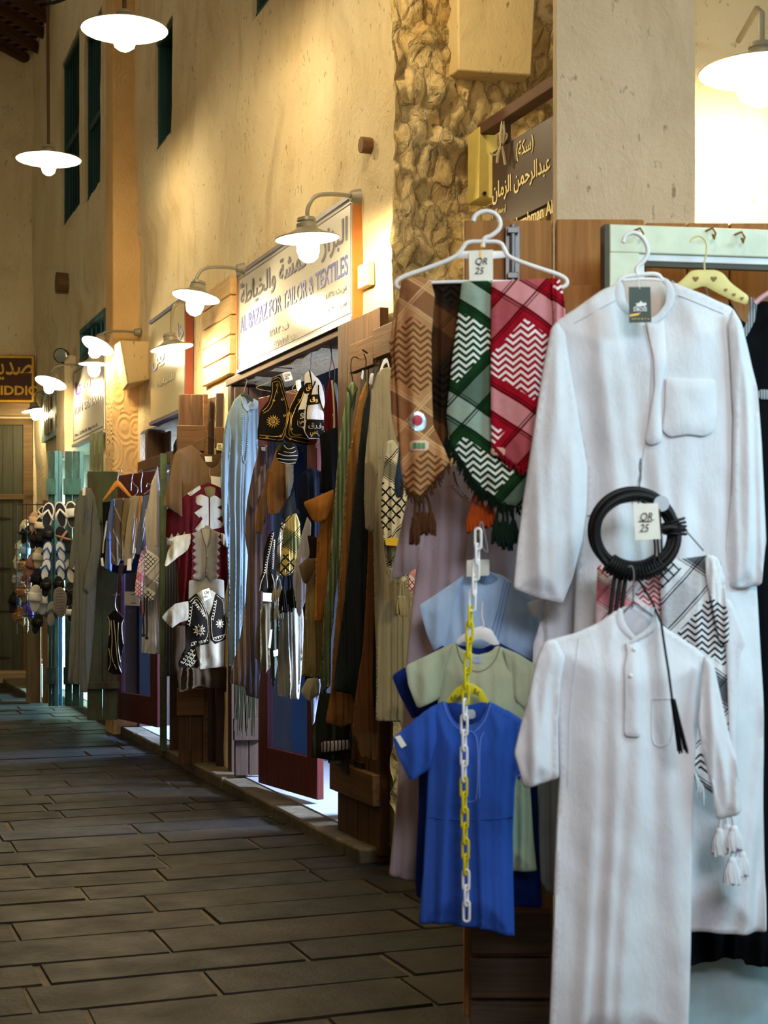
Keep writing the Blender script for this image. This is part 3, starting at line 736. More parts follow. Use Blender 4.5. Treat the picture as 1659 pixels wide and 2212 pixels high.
# rows of lettering; each runs level along the board
def row(s_, pa, pb, mat, bold=0):
    (x0, z0), (x1, z1) = ST.loc(*pa), ST.loc(*pb); text('lettering', s_, (x0, x1, min(z0, z1), max(z0, z1)), -.0135, mat, st, bold)
zz = lambda px, py: ST.loc(px, py)[1]
xA = ST.x(1123); xB = ST.x(1160)
text('lettering', arabic('(سكة)'), (xA, xB, zz(1123, 352), zz(1123, 310)), -.0135, LET, st, .004)
text('lettering', arabic('محمد عبدالرحمن الزمان'), (ST.x(1071), ST.x(1248), zz(1071, 446), zz(1071, 398)), -.0135, LET, st, .012)
text('lettering', arabic('(رحمه الله)'), (ST.x(1071), ST.x(1100), zz(1071, 474), zz(1071, 456)), -.0135, LET, st, .004)
text('lettering', 'Mohd Abdurahman Alzaman', (ST.x(1062), ST.x(1246), zz(1160, 481), zz(1160, 452)), -.0135, LET, st, .012)
x0_, z0_ = ST.loc(1046, 285)
obj('sign_beam', M().box(x0_, ST.x(1280), -.03, .03, z0_ - .02, z0_ + .025), wood('sign_beam_wood', '#5a3c26', '#48301e', 'x'), st, bev=.004)
obj('sign_hanger', M().box(ST.x(1090), ST.x(1090) + .03, -.012, .012, za, z0_ - .02), IRON, st)
pl_ = [ST.loc(*p) for p in P('1032,282 1073,282 1073,428 1032,430')]
PF = Fr(1031, 6.02, 15); PF.z0 = 0
pt = thing('wall_plate', 'yellow painted mounting plate carrying the street sign beam', 'plate', PF)
obj('plate', M().box(0, PF.x(1071), -.02, .12, PF.z(1050, 430), PF.z(1050, 278)), plain('yellow_plate', '#d8c46c', .5), pt, bev=.003)
obj('bolt', M().tube([(.02, -.035, PF.z(1050, 285)), (.02, -.01, PF.z(1050, 285))], .010, 8), IRON, pt); obj('bolt', M().tube([(.02, -.035, PF.z(1050, 422)), (.02, -.01, PF.z(1050, 422))], .007, 8), IRON, pt)
RP = Fr(1084, 5.8, 0); RP.z0 = 0
rp = many([wire(None, RP, P('1086,262 1080,300 1088,330 1092,356'), .006, 0, None), wire(None, RP, P('1086,262 1090,300 1076,330 1074,352'), .006, 0, None), wire(None, RP, P('1058,330 1070,338 1080,322 1100,288 1080,290'), .004, 0, None)])
tag(obj('rope', rp, plain('twine', '#b8a888'), fr=RP), 'loose pale twine knotted round the street sign beam', 'rope')
SP = wall_fr(784, .03, 595)
t = thing('number_plaque', 'small cream plaque on the wall right of the large shop sign', 'plaque', SP)
obj('plaque', M().box(SP.x(774), SP.x(795), -.004, .03, -.05, .05), plain('cream_plaque', '#ecdca8'), t, bev=.004)
text('plaque_lettering', '1\n153', (SP.x(779), SP.x(791), -.025, .028), -.006, plain('faded_lettering', '#c0b89a'), t)

# ------------------------------------------------------------------ lamps
BULB = emit('lit_globe', WARM, LAMP); ENAM = plain('grey_enamel', '#8a8470', .45, .2); LIN = plain('white_enamel', '#f6f2e6', .35)
def shade(t, c, D, tilt=0., flip=1, gr=None, face=0.):
    """shallow enamel shade with a globe; tilt about the local y axis, face leans it to or from the street"""
    R = D / 2; T = Matrix.Rotation(math.radians(tilt), 3, 'Y') @ Matrix.Rotation(math.radians(face), 3, 'X')
    obj('lamp_shade', M().lathe([(.018, .085), (.036, .08), (.040, .066), (.036, .062), (.042, .055), (.042, .038), (.05, .032), (R * .6, .016), (R, -.002), (R, -.006)], c, 36, 0, T), ENAM, t)
    obj('shade_lining', M().lathe([(R - .002, -.006), (R * .6, .010), (.03, .02), (.001, .02)], c, 36, 0, T), LIN, t)
    g = gr or .046
    obj('globe', M().lathe([(g * .55, .018), (g * .8, .0), (g, -.02), (g, -.055), (g * .8, -.085), (g * .4, -.10), (.001, -.104)], c, 14, 0, T), BULB, t)
def sconce(label, base_px, tip_px, py, D, off, tilt=0., face=0., bpy_=None, Yb=None, nm='wall_lamp'):
    fr = Fr(base_px, Yb, WDEG) if Yb else wall_fr(base_px, off)
    fr.z0 = 0; t = thing(nm, label, 'lamp', fr, 'lamps on the plaster wall')
    # tip: out along the local -y axis until it falls on the tip column
    r = (tip_px - CX) / F; ox, oy = fr.O; ex, ey = fr.sa, -fr.ca   # world direction of -y
    p = (r * oy - ox) / (ex - r * ey); Yt = oy + ey * p
    z = H + (HY - py) / F * Yt; zb = H + (HY - bpy_) / F * oy
    c = Vector((0, -p, z))
    arm = [Vector((0, 0, zb)), Vector((0, -p * .45, zb + .004)), Vector((0, -p * .85, zb - .008)), Vector((0, -p, zb - .06)), c + Vector((0, 0, .075))]
    L = arm
    for _ in range(3):
        Q = [L[0]]
        for a, b in zip(L, L[1:]): Q += [a * .75 + b * .25, a * .25 + b * .75]
        L = Q + [L[-1]]
    obj('lamp_arm', M().tube(L, .009, 8), ENAM, t)
    obj('wall_mount', M().tube([(0, .01, zb), (0, -.03, zb)], [.035, .022], 12), ENAM, t)
    shade(t, c, D, tilt, face=face)
    return t
sconce('enamel wall lamp at the top right corner of the large white sign', 772, 664, 513, .265, .12, 0, 4, 425)
sconce('enamel wall lamp between the large white sign and the pale boards', 523, 424, 640, .25, .12, -3, -10, 581)
sconce('enamel wall lamp in front of the cream sign, tipped left', 425, 371, 750, .255, .11, -4, 9, 655)
sconce('enamel wall lamp on the plaster pier above the corbel, tipped right', 299, 212, 746, .245, .02, -14, -26, 718)
sconce('enamel wall lamp above the carved lattice window', 176, 110, 826, .28, .02, -12, -17, 790)
sconce('enamel wall lamp farthest away, above the far dark door', 96, 75, 886, .27, .0, -3, 9, 848)
sconce('enamel wall lamp hidden in its glare above the glaring white sign', 240, 203, 785, .23, .12, 0, 0, 760)
def pendant(label, px, py, Y, D, rod_top, gr):
    fr = Fr(px, Y, 0, py); t = thing('pendant_lamp', label, 'lamp', fr, 'lamps hung over the lane')
    shade(t, (0, 0, 0), D, 0, gr=gr)
    obj('lamp_rod', M().tube([(0, 0, .08), (-.02, 0, rod_top)], .010, 8), plain('bronze_rod', '#4a3620', .5), t)
pendant('large glowing pendant lamp at the top of the picture', 269, 62, 7.0, .398, 2.5, .055)
pendant('glowing pendant lamp on a long rod in front of the tall teal windows', 105, 343, 9.43, .40, 3.0, .045)
for X_, Y_, lab_ in ((-.25, 5.4, 'added unseen pendant lamp high over the lane above the large white sign'), (.45, 2.1, 'added pendant lamp high above the near stall, out of the picture'), (1.3, -.5, 'added unseen pendant lamp high over the viewer')):  # unseen pendants added to brighten the upper walls and the foreground
    fr = Fr(0, 1, 0, O=(X_, Y_)); fr.z0 = 3.72; t = thing('pendant_lamp', lab_, 'lamp', fr, 'lamps hung over the lane')
    shade(t, (0, 0, 0), .40, 0, gr=.055); obj('lamp_rod', M().tube([(0, 0, .08), (-.02, 0, 2.5)], .010, 8), plain('bronze_rod', '#4a3620', .5), t)
rl = Fr(1645, 4.55, 0, 152); t = thing('wall_lamp', 'blurred bright lamp with a wide shade at the right edge above the shutters', 'lamp', rl, 'lamps on the plaster wall')
shade(t, (0, 0, 0), .37, 0, gr=.075)
obj('lamp_arm', M().tube([(0, 0, .08), (0, 0, .17), (.01, .1, .22), (.02, .38, .22)], .010, 8), ENAM, t)
cb = Fr(105, 9.4, 0); cb.z0 = 0
tag(wire('cable', cb, P('100,8 125,4 160,-12 400,-90'), .012, BLACK), 'black cable sagging from the pendant rod at top left', 'cable')
wc = wall_fr(380, -.01); wc.z0 = 0
tag(wire('pull_cord', wc, P('377,300 378,340 377,368'), .004, IRON, d=-.03), 'thin cord hanging below the small dark teal window', 'cord')
fl = wall_fr(133, .12, 768); t = thing('flood_lamp', 'round unlit flood lamp with grey glass on the far plaster wall', 'lamp', fl)
T = Matrix.Rotation(math.radians(90), 3, 'X') @ Matrix.Rotation(math.radians(15), 3, 'Y')
Tq = Vector((.85, -.42, -.12)).to_track_quat('Z', 'Y').to_matrix()
obj('lamp_housing', M().lathe([(.02, -.10), (.05, -.09), (.065, .0), (.068, .03)], (0, 0, 0), 20, 0, Tq), plain('dark_housing', '#4a4438', .5), t)
obj('lamp_glass', M().lathe([(.06, .028), (.045, .034), (.001, .04)], (0, 0, 0), 20, 0, Tq), plain('grey_glass', '#8a8d86', .15, .3), t)
obj('lamp_bracket', M().box(-.02, .02, .0, .14, -.10, -.07), plain('dark_housing', '#4a4438', .5), t)
pb = wall_fr(150, .0, 785); struct(obj('wall_ledge', M().box(-.15, .35, -.1, .02, -.9, .03), PL, fr=pb, bev=.01))
# things on the near stall door
BR = Fr(988, 3.95, 0); BR.z0 = 0
BRW = wood('stall_door_wood', '#a8743c', '#8a5a2c', 'z'); BRD = wood('stall_door_lower', '#6a574a', '#4c3e35', 'x')
x0, x1 = .015, BR.x(1192)
t = thing('stall_door', 'brown plank stall door behind the hanging headscarves', 'door', BR)
obj('door_panel', planks(M(), x0, x1, .05, BR.z(1000, 479), -.02, .03, 1), BRW, t, bev=.004)
obj('rail', M().box(x0, x1, -.04, -.02, BR.z(1000, 690), BR.z(1000, 625)), BRW, t, bev=.004)
for a, b in ((2212 + 60, 2152), (2146, 2060), (2052, 1960)): obj('lower_board', M().box(.03, x1 - .004, -.05, -.02, BR.z(1000, a), BR.z(1000, b)), BRD, t, bev=.005)
t2 = thing('stall_door', 'brown plank stall door behind the white adult robe', 'door', BR)
obj('door_panel', planks(M(), x1 + .006, BR.x(1390), .05, BR.z(1000, 478), -.025, .03, 1), BRW, t2, bev=.004)
obj('rail', M().box(x1 + .02, BR.x(1390), -.045, -.025, BR.z(1000, 690), BR.z(1000, 622)), BRW, t2, bev=.004)
t3 = thing('stall_door', 'brown plank stall door behind the pale green frame at right', 'door', BR)
obj('door_panel', planks(M(), BR.x(1393), BR.x(1760), .05, BR.z(1000, 481), -.0, .05, 4), BRW, t3, bev=.004)
bt = Fr(1107, 3.9, 0, 550); t = thing('door_bolt', 'shiny steel slide bolt on the stall door between the two hangers', 'bolt', bt)
obj('bolt_plate', M().box(-.018, .02, .005, .03, -.075, .075), STEEL, t, bev=.002); obj('bolt_rod', M().tube([(0, -.005, -.07), (0, -.005, .075)], .007, 10), STEEL, t)
for zz_ in (.06, -.055): obj('bolt_strap', M().box(-.014, .014, -.014, .01, zz_ - .008, zz_ + .008), STEEL, t, bev=.002)
MFf = Fr(1312, 3.72, 9); MFf.z0 = 0
t = thing('mirror_frame', 'pale green painted frame with brass hooks behind the hanging white robe', 'frame', MFf)
PG = plain('pale_green_paint', '#dfe6cf', .5); z1 = MFf.z(1320, 488); xr = MFf.x(1800)
obj('frame_rail', M().box(0, xr, -.02, .02, z1 - .068, z1).box(0, .075, -.02, .02, .3, z1 - .068), PG, t, bev=.003)
obj('inner_moulding', M().box(.075, xr, -.012, .01, z1 - .085, z1 - .068).box(.075, .09, -.012, .01, .3, z1 - .085), plain('white_frame', '#e8ecf0'), t, bev=.002)
obj('dark_edge', M().box(-.012, 0, -.018, .02, .3, z1).box(.09, xr, -.008, .01, z1 - .097, z1 - .085), plain('dark_housing', '#4a4438', .5), t)
HKM = plain('brass', '#b8863c', .3, .8)
for px, py in ((1373, 512), (1528, 512), (1590, 520)):
    x, z = MFf.loc(px, py); obj('brass_hook', M().tube([(x - .012, -.02, z + .01), (x, -.035, z + .014), (x + .006, -.04, z), (x, -.045, z - .014), (x - .006, -.05, z - .004)], .0028, 6), HKM, t)
lp = Fr(1480, 3.75, 5); lp.z0 = 0
tag(obj('counter_panel', M().box(0, .8, 0, .3, .02, lp.z(1500, 2062)), plain('pale_blue_panel', '#a9c4cc', .6), fr=lp, bev=.006), 'pale blue-grey counter panel at the bottom right below the black robe', 'panel')
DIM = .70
# ------------------------------------------------------------------ garments
def G(name, label, cat, Y, pts, mat, ang=PERP, group=None, nf=5, amp=.012, thick=.016, r=.035, seed=1, k=.3, px=None, d=0, **kw):
    pts = P(pts) if isinstance(pts, str) else pts
    px = px or sum(p[0] for p in pts) / len(pts); fr = Fr(px, Y, ang, max(p[1] for p in pts))
    o, S = puff(name, fr, pts, mat, thick=thick, r=r, nf=nf, amp=amp, seed=seed, k=k, d=d, **kw)
    tag(o, label, cat, group); return fr, o, S
def part(g, name, pts, mat, label=None, thick=.003, r=.01, base=True, d=0, nf=0, amp=0, seed=2, k=.3, **kw):
    fr, o, S = g
    p, s = puff(name, fr, P(pts) if isinstance(pts, str) else pts, mat, parent=o, d=(-.002 + d) if base else d, thick=thick, r=r, base=S if base else None, nf=nf, amp=amp, seed=seed, k=k, **kw)
    if label: p['label'] = label
    return p, s
def sleeve(g, pts, mat, d=-.015, nf=2, amp=.008, seed=3, thick=.013, r=.025, name='sleeve', **kw):
    return part(g, name, pts, mat, base=False, d=d, nf=nf, amp=amp, seed=seed, thick=thick, r=r, **kw)
def cord(g, name, lines, r, mat, d=0):
    fr, o, S = g
    return obj(name, many([wire(None, fr, P(l), r, 0, S=S, n=5) for l in lines]), mat, o)
def hang_wire(label, Y, lines, r=.0022, mat=None, ang=PERP, name='wire_hanger', d=0, group=None):
    L = [P(l) for l in lines]; fr = Fr(L[0][0][0], Y, ang, max(p[1] for l in L for p in l))
    o = obj(name, many([wire(None, fr, l, r, 0, d=d) for l in L]), mat or STEEL, fr=fr)
    return tag(o, label, 'hanger', group)
def price(g, label, pts, s, mat=None, d=-.012, ink=None, name='price_tag', rot=0.):
    """card with handwriting; pts = four corners"""
    fr, o, S = g; q = P(pts); c = np.mean(np.array(q), 0)
    cx, cz = fr.loc(c[0], c[1]); y0 = (S.y(cx, cz) if S else 0) + d
    L = [fr.loc(*p) for p in q]; cd = obj(name, M().prism(L, y0 - .0012, y0), mat or PAPER, o, smooth=False)
    if label: cd['label'] = label
    if s:
        xs = [p[0] for p in L]; zs = [p[1] for p in L]; w, h = max(xs) - min(xs), max(zs) - min(zs)
        text('handwriting', s, (cx - w * .26, cx + w * .26, cz - h * .28, cz + h * .24), y0 - .0025, ink or INK, cd, shear=.25, rot=rot, ext=.0006)
    return cd
GOLD = plain('gold_cord', '#c9a24a', .4, .5); GOLDP = plain('pale_cord', '#b8ac88', .6)
def bunch(fr, px, py, ln, n, spread, r, seed=0, d=0, strand=7):
    """knotted tassels: cord, knot and skirt"""
    rr = random.Random(seed); m = M(); s = fr.O[1] / F
    for i in range(n):
        x, z = fr.loc(px, py, d); dx = (i - (n - 1) / 2) * spread * s + rr.uniform(-3, 3) * s; L = ln * s * rr.uniform(.8, 1.05); y = d + rr.uniform(-.012, .012)
        m.tube([(x + dx * .5, y, z), (x + dx * .9, y, z - L * .25), (x + dx, y, z - L * .5)], r * .28, 6)
        m.ball((x + dx, y, z - L * .5), r * .62, 5, 0, (1, 1, 1.2))
        nseg = 8
        for j in range(strand):
            a = 2 * math.pi * j / strand; q = r * .9
            m.tube([(x + dx + math.cos(a) * r * .3, y + math.sin(a) * r * .3, z - L * .5), (x + dx + math.cos(a) * q * .8, y + math.sin(a) * q * .8, z - L * .72), (x + dx + math.cos(a + .3) * q, y + math.sin(a + .3) * q, z - L * rr.uniform(.93, 1.03))], [r * .3, r * .38, r * .26], 5)
    return m
def fringe(fr, S, pts, ln, seed=0, d=0, step=.008, r=.0022):
    """short fringe hanging along an edge given in pixels"""
    rr = random.Random(seed); m = M(); L = [fr.loc(*p) for p in P(pts)]
    for a, b in zip(L, L[1:]):
        D = math.dist(a, b); n = max(1, int(D / step))
        for i in range(n):
            t = i / n; x, z = a[0] + (b[0] - a[0]) * t, a[1] + (b[1] - a[1]) * t
            y = (S.y(x, z + .004) if S else d); l = ln * rr.uniform(.6, 1.2); q = rr.uniform(-.006, .006)
            m.tube([(x, y, z + .003), (x + q, y - .003, z - l * .5), (x + q * 1.5 + rr.uniform(-.003, .003), y + rr.uniform(-.004, .004), z - l)], [r, r, r * .6], 4)
    return m
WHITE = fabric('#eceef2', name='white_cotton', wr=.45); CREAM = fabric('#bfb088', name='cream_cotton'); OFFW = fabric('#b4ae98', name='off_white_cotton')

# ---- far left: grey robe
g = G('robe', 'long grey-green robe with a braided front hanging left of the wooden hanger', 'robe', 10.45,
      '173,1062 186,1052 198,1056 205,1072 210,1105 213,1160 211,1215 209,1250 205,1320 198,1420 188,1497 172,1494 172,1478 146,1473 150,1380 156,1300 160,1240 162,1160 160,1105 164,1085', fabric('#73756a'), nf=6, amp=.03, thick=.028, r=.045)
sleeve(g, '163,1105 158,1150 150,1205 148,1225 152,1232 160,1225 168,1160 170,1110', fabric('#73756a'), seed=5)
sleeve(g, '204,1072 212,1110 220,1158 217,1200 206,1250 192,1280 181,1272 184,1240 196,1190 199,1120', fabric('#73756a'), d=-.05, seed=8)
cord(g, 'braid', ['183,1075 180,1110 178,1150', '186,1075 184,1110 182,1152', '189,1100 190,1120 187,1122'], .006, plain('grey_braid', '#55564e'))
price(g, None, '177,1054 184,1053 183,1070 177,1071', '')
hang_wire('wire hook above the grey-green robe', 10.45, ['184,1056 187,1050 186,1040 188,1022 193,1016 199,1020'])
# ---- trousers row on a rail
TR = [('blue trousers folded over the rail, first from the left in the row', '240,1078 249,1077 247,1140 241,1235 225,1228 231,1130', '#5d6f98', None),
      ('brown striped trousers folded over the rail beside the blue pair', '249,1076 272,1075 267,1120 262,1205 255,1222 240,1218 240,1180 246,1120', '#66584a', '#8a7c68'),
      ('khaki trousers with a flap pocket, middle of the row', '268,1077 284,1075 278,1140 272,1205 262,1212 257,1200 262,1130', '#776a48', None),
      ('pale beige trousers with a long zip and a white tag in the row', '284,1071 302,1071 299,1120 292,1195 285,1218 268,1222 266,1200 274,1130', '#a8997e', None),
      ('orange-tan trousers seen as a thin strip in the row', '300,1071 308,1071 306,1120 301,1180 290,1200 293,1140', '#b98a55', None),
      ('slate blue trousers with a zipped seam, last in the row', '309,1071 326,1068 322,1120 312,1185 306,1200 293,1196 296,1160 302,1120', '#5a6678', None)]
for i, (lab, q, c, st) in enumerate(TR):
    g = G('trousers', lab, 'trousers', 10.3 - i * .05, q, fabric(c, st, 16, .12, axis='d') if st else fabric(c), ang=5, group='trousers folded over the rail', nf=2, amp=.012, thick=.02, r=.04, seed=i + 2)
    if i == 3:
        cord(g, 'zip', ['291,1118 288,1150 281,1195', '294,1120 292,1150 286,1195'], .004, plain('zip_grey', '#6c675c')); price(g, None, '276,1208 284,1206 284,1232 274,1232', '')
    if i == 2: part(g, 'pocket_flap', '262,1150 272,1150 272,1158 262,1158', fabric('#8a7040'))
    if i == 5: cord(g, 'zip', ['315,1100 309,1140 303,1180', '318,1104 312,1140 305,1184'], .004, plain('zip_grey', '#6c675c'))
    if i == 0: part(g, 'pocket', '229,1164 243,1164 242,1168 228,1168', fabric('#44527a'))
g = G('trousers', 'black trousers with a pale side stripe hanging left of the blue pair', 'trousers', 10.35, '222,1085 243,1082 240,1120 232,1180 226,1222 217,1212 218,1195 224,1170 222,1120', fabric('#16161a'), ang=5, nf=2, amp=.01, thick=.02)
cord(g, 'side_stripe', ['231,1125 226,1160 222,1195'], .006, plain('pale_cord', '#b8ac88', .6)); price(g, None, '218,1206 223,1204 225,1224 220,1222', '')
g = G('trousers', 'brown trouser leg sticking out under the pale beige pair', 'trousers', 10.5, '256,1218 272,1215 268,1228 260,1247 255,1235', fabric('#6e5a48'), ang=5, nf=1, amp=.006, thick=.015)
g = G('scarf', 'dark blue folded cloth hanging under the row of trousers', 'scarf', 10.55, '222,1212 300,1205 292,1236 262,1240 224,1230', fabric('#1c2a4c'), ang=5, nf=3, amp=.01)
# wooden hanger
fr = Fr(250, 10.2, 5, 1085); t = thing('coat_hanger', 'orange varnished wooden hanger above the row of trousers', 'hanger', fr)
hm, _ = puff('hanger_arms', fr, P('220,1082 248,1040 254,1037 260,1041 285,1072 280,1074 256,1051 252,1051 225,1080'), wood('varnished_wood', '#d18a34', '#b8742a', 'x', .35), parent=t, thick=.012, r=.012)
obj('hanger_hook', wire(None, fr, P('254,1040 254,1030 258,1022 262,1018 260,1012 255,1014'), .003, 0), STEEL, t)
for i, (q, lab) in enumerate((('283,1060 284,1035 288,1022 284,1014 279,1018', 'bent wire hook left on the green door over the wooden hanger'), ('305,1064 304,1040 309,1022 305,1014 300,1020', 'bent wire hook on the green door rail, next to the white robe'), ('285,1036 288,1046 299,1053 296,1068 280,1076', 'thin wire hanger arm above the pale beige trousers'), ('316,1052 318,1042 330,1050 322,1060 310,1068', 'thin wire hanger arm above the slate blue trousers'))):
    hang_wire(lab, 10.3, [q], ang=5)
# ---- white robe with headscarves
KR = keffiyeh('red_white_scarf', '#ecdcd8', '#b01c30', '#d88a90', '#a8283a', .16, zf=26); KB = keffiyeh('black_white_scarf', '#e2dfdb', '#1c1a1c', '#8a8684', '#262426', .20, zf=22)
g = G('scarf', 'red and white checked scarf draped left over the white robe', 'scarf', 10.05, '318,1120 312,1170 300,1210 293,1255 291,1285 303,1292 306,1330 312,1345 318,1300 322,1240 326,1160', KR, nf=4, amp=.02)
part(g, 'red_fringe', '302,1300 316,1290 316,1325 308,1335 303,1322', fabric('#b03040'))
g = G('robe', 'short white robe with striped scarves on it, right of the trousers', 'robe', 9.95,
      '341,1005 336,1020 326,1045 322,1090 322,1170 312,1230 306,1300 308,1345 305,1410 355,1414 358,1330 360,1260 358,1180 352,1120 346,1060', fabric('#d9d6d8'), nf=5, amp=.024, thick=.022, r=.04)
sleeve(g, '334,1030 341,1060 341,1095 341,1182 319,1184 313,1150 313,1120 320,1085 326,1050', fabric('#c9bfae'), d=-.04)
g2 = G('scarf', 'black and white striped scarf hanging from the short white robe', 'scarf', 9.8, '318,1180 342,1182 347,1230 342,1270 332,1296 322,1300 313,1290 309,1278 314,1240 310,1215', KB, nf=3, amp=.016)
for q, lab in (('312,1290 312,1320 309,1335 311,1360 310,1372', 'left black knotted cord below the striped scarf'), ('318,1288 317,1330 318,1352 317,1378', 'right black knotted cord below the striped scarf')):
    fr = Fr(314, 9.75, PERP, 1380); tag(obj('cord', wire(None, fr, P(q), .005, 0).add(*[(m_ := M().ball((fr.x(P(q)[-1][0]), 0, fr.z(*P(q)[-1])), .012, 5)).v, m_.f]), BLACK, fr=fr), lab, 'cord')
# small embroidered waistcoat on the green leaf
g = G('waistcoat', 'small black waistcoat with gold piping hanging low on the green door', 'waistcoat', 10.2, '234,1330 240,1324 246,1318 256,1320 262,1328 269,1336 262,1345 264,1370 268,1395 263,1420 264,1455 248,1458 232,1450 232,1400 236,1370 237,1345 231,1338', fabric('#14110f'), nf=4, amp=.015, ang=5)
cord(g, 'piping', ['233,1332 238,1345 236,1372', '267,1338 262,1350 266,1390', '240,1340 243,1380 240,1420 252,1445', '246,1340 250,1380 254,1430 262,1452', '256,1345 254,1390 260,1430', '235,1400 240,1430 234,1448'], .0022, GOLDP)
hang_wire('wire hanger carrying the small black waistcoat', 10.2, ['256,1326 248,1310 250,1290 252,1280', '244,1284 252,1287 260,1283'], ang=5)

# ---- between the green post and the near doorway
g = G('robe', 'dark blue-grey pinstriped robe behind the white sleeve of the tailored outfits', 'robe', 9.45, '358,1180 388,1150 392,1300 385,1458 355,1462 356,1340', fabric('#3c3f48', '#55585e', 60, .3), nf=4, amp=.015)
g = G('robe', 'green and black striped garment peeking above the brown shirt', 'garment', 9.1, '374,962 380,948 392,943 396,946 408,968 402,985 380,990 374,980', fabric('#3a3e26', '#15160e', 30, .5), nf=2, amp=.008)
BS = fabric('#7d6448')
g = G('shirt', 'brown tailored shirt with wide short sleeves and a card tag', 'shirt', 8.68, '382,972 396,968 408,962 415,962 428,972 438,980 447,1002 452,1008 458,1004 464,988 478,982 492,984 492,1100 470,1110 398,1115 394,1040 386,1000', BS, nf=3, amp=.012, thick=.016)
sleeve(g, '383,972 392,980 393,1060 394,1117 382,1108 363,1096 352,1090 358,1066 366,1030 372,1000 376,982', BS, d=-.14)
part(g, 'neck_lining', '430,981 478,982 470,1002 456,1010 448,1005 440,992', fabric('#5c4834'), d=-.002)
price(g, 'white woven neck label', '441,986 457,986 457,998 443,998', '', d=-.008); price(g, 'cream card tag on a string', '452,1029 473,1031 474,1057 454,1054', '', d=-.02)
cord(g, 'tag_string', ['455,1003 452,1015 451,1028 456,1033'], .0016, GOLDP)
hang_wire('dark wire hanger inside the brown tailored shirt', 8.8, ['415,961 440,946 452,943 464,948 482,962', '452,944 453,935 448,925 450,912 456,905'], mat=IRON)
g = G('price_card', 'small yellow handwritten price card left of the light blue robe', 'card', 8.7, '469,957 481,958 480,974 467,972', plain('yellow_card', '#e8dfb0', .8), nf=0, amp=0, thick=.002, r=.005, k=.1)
text('handwriting', 'QR\n110', (g[0].x(470), g[0].x(478), g[0].z(474, 971), g[0].z(474, 960)), -.004, INK, g[1])
MAR = fabric('#4e0f14', name='maroon_velvet')
g = G('robe', 'maroon robe with white saw-tooth chest panels under the brown shirt', 'robe', 8.58, '404,1068 420,1058 436,1048 450,1042 470,1050 492,1062 495,1120 494,1200 492,1262 486,1290 488,1345 388,1350 386,1260 384,1235 372,1165 358,1160 360,1100 380,1085', MAR, nf=5, amp=.016, thick=.02)
part(g, 'white_panel', '423,1072 433,1068 444,1072 449,1075 449,1140 446,1145 444,1150 428,1152 418,1145 437,1120 428,1118 418,1108 437,1094 424,1090 421,1085', OFFW, 'white saw-tooth panel', k=.0)
part(g, 'white_panel', '452,1075 462,1070 478,1080 486,1088 467,1096 484,1106 482,1112 467,1121 484,1132 476,1140 456,1144 452,1140', OFFW, 'white saw-tooth panel', k=.0)
part(g, 'shoulder_strip', '404,1066 432,1048 434,1056 411,1072', OFFW, 'white shoulder strip')
part(g, 'white_point', '362,1168 370,1152 376,1165 383,1150 390,1163 397,1148 402,1164 400,1170 363,1178', OFFW, 'white saw-tooth cuff', k=0)
part(g, 'stand_collar', '440,1054 452,1050 466,1054 462,1070 452,1075 444,1070', fabric('#6a5c30'))
hang_wire('wire hook above the maroon robe collar', 8.7, ['446,1049 450,1045 452,1049 448,1038 451,1028'])
WV = fabric('#a49b84')
g = G('waistcoat', 'cream waistcoat with saw-tooth edges over a cream shirt and maroon robe', 'waistcoat', 8.44,
      '414,1152 428,1148 434,1142 441,1139 443,1135 452,1135 456,1142 468,1148 478,1152 471,1160 478,1166 470,1173 477,1180 470,1187 476,1196 468,1203 475,1212 467,1218 475,1227 466,1234 474,1243 470,1249 456,1256 448,1246 445,1242 436,1254 418,1250 416,1243 424,1236 417,1228 424,1219 416,1211 423,1204 415,1196 423,1190 416,1183 422,1175 415,1168 421,1161', WV, nf=2, amp=.006, thick=.02, r=.03, k=.05)
part(g, 'shirt_front', '433,1143 452,1142 450,1160 447,1175 443,1182 439,1172 436,1158', OFFW)
cord(g, 'front_edge', ['434,1143 438,1165 444,1185 443,1240', '455,1145 452,1165 446,1183'], .0028, plain('dark_thread', '#5c5040'))
for py in (1201, 1233): obj('button', M().ball((g[0].x(445), g[2].y(g[0].x(445), g[0].z(445, py)) - .004, g[0].z(445, py)), .006, 6), OFFW, g[1])
for q, lab in (('413,1152 412,1172 405,1188 396,1196 385,1203 360,1224 355,1222 363,1190 372,1172 362,1166 380,1158', 'left'), ('477,1150 492,1158 492,1180 484,1180 478,1170', 'right')):
    sleeve(g, q, CREAM, d=.01, name='shirt_sleeve')
sleeve(g, '408,1254 444,1246 484,1253 485,1300 407,1300', OFFW, d=.02, name='shirt_tail', nf=2)
g = G('shirt', 'cream short-sleeved shirt under a black embroidered waistcoat with a QR 65 card', 'shirt', 8.36, '405,1298 424,1283 436,1274 452,1273 462,1278 478,1290 490,1294 492,1330 486,1336 484,1440 448,1444 432,1446 422,1395 408,1380 406,1340 400,1345', fabric('#9f967c'), nf=3, amp=.01, thick=.025)
sleeve(g, '408,1298 410,1338 388,1345 371,1357 349,1334 362,1318 378,1304', fabric('#9f967c'), d=-.01)
sleeve(g, '480,1292 492,1296 493,1334 484,1334 478,1318', fabric('#9f967c'), d=-.01)
VB = fabric('#1b1712', name='black_velvet')
v1, vs1 = part(g, 'waistcoat_front', '405,1297 424,1281 436,1300 449,1330 450,1390 440,1392 410,1400 398,1420 385,1432 400,1400 404,1360 400,1350 407,1335', VB, 'black embroidered waistcoat front', thick=.012, r=.03)
v2, vs2 = part(g, 'waistcoat_front', '466,1281 481,1292 484,1320 492,1334 488,1382 462,1391 452,1380 450,1330', VB, 'black embroidered waistcoat front', thick=.012, r=.03)
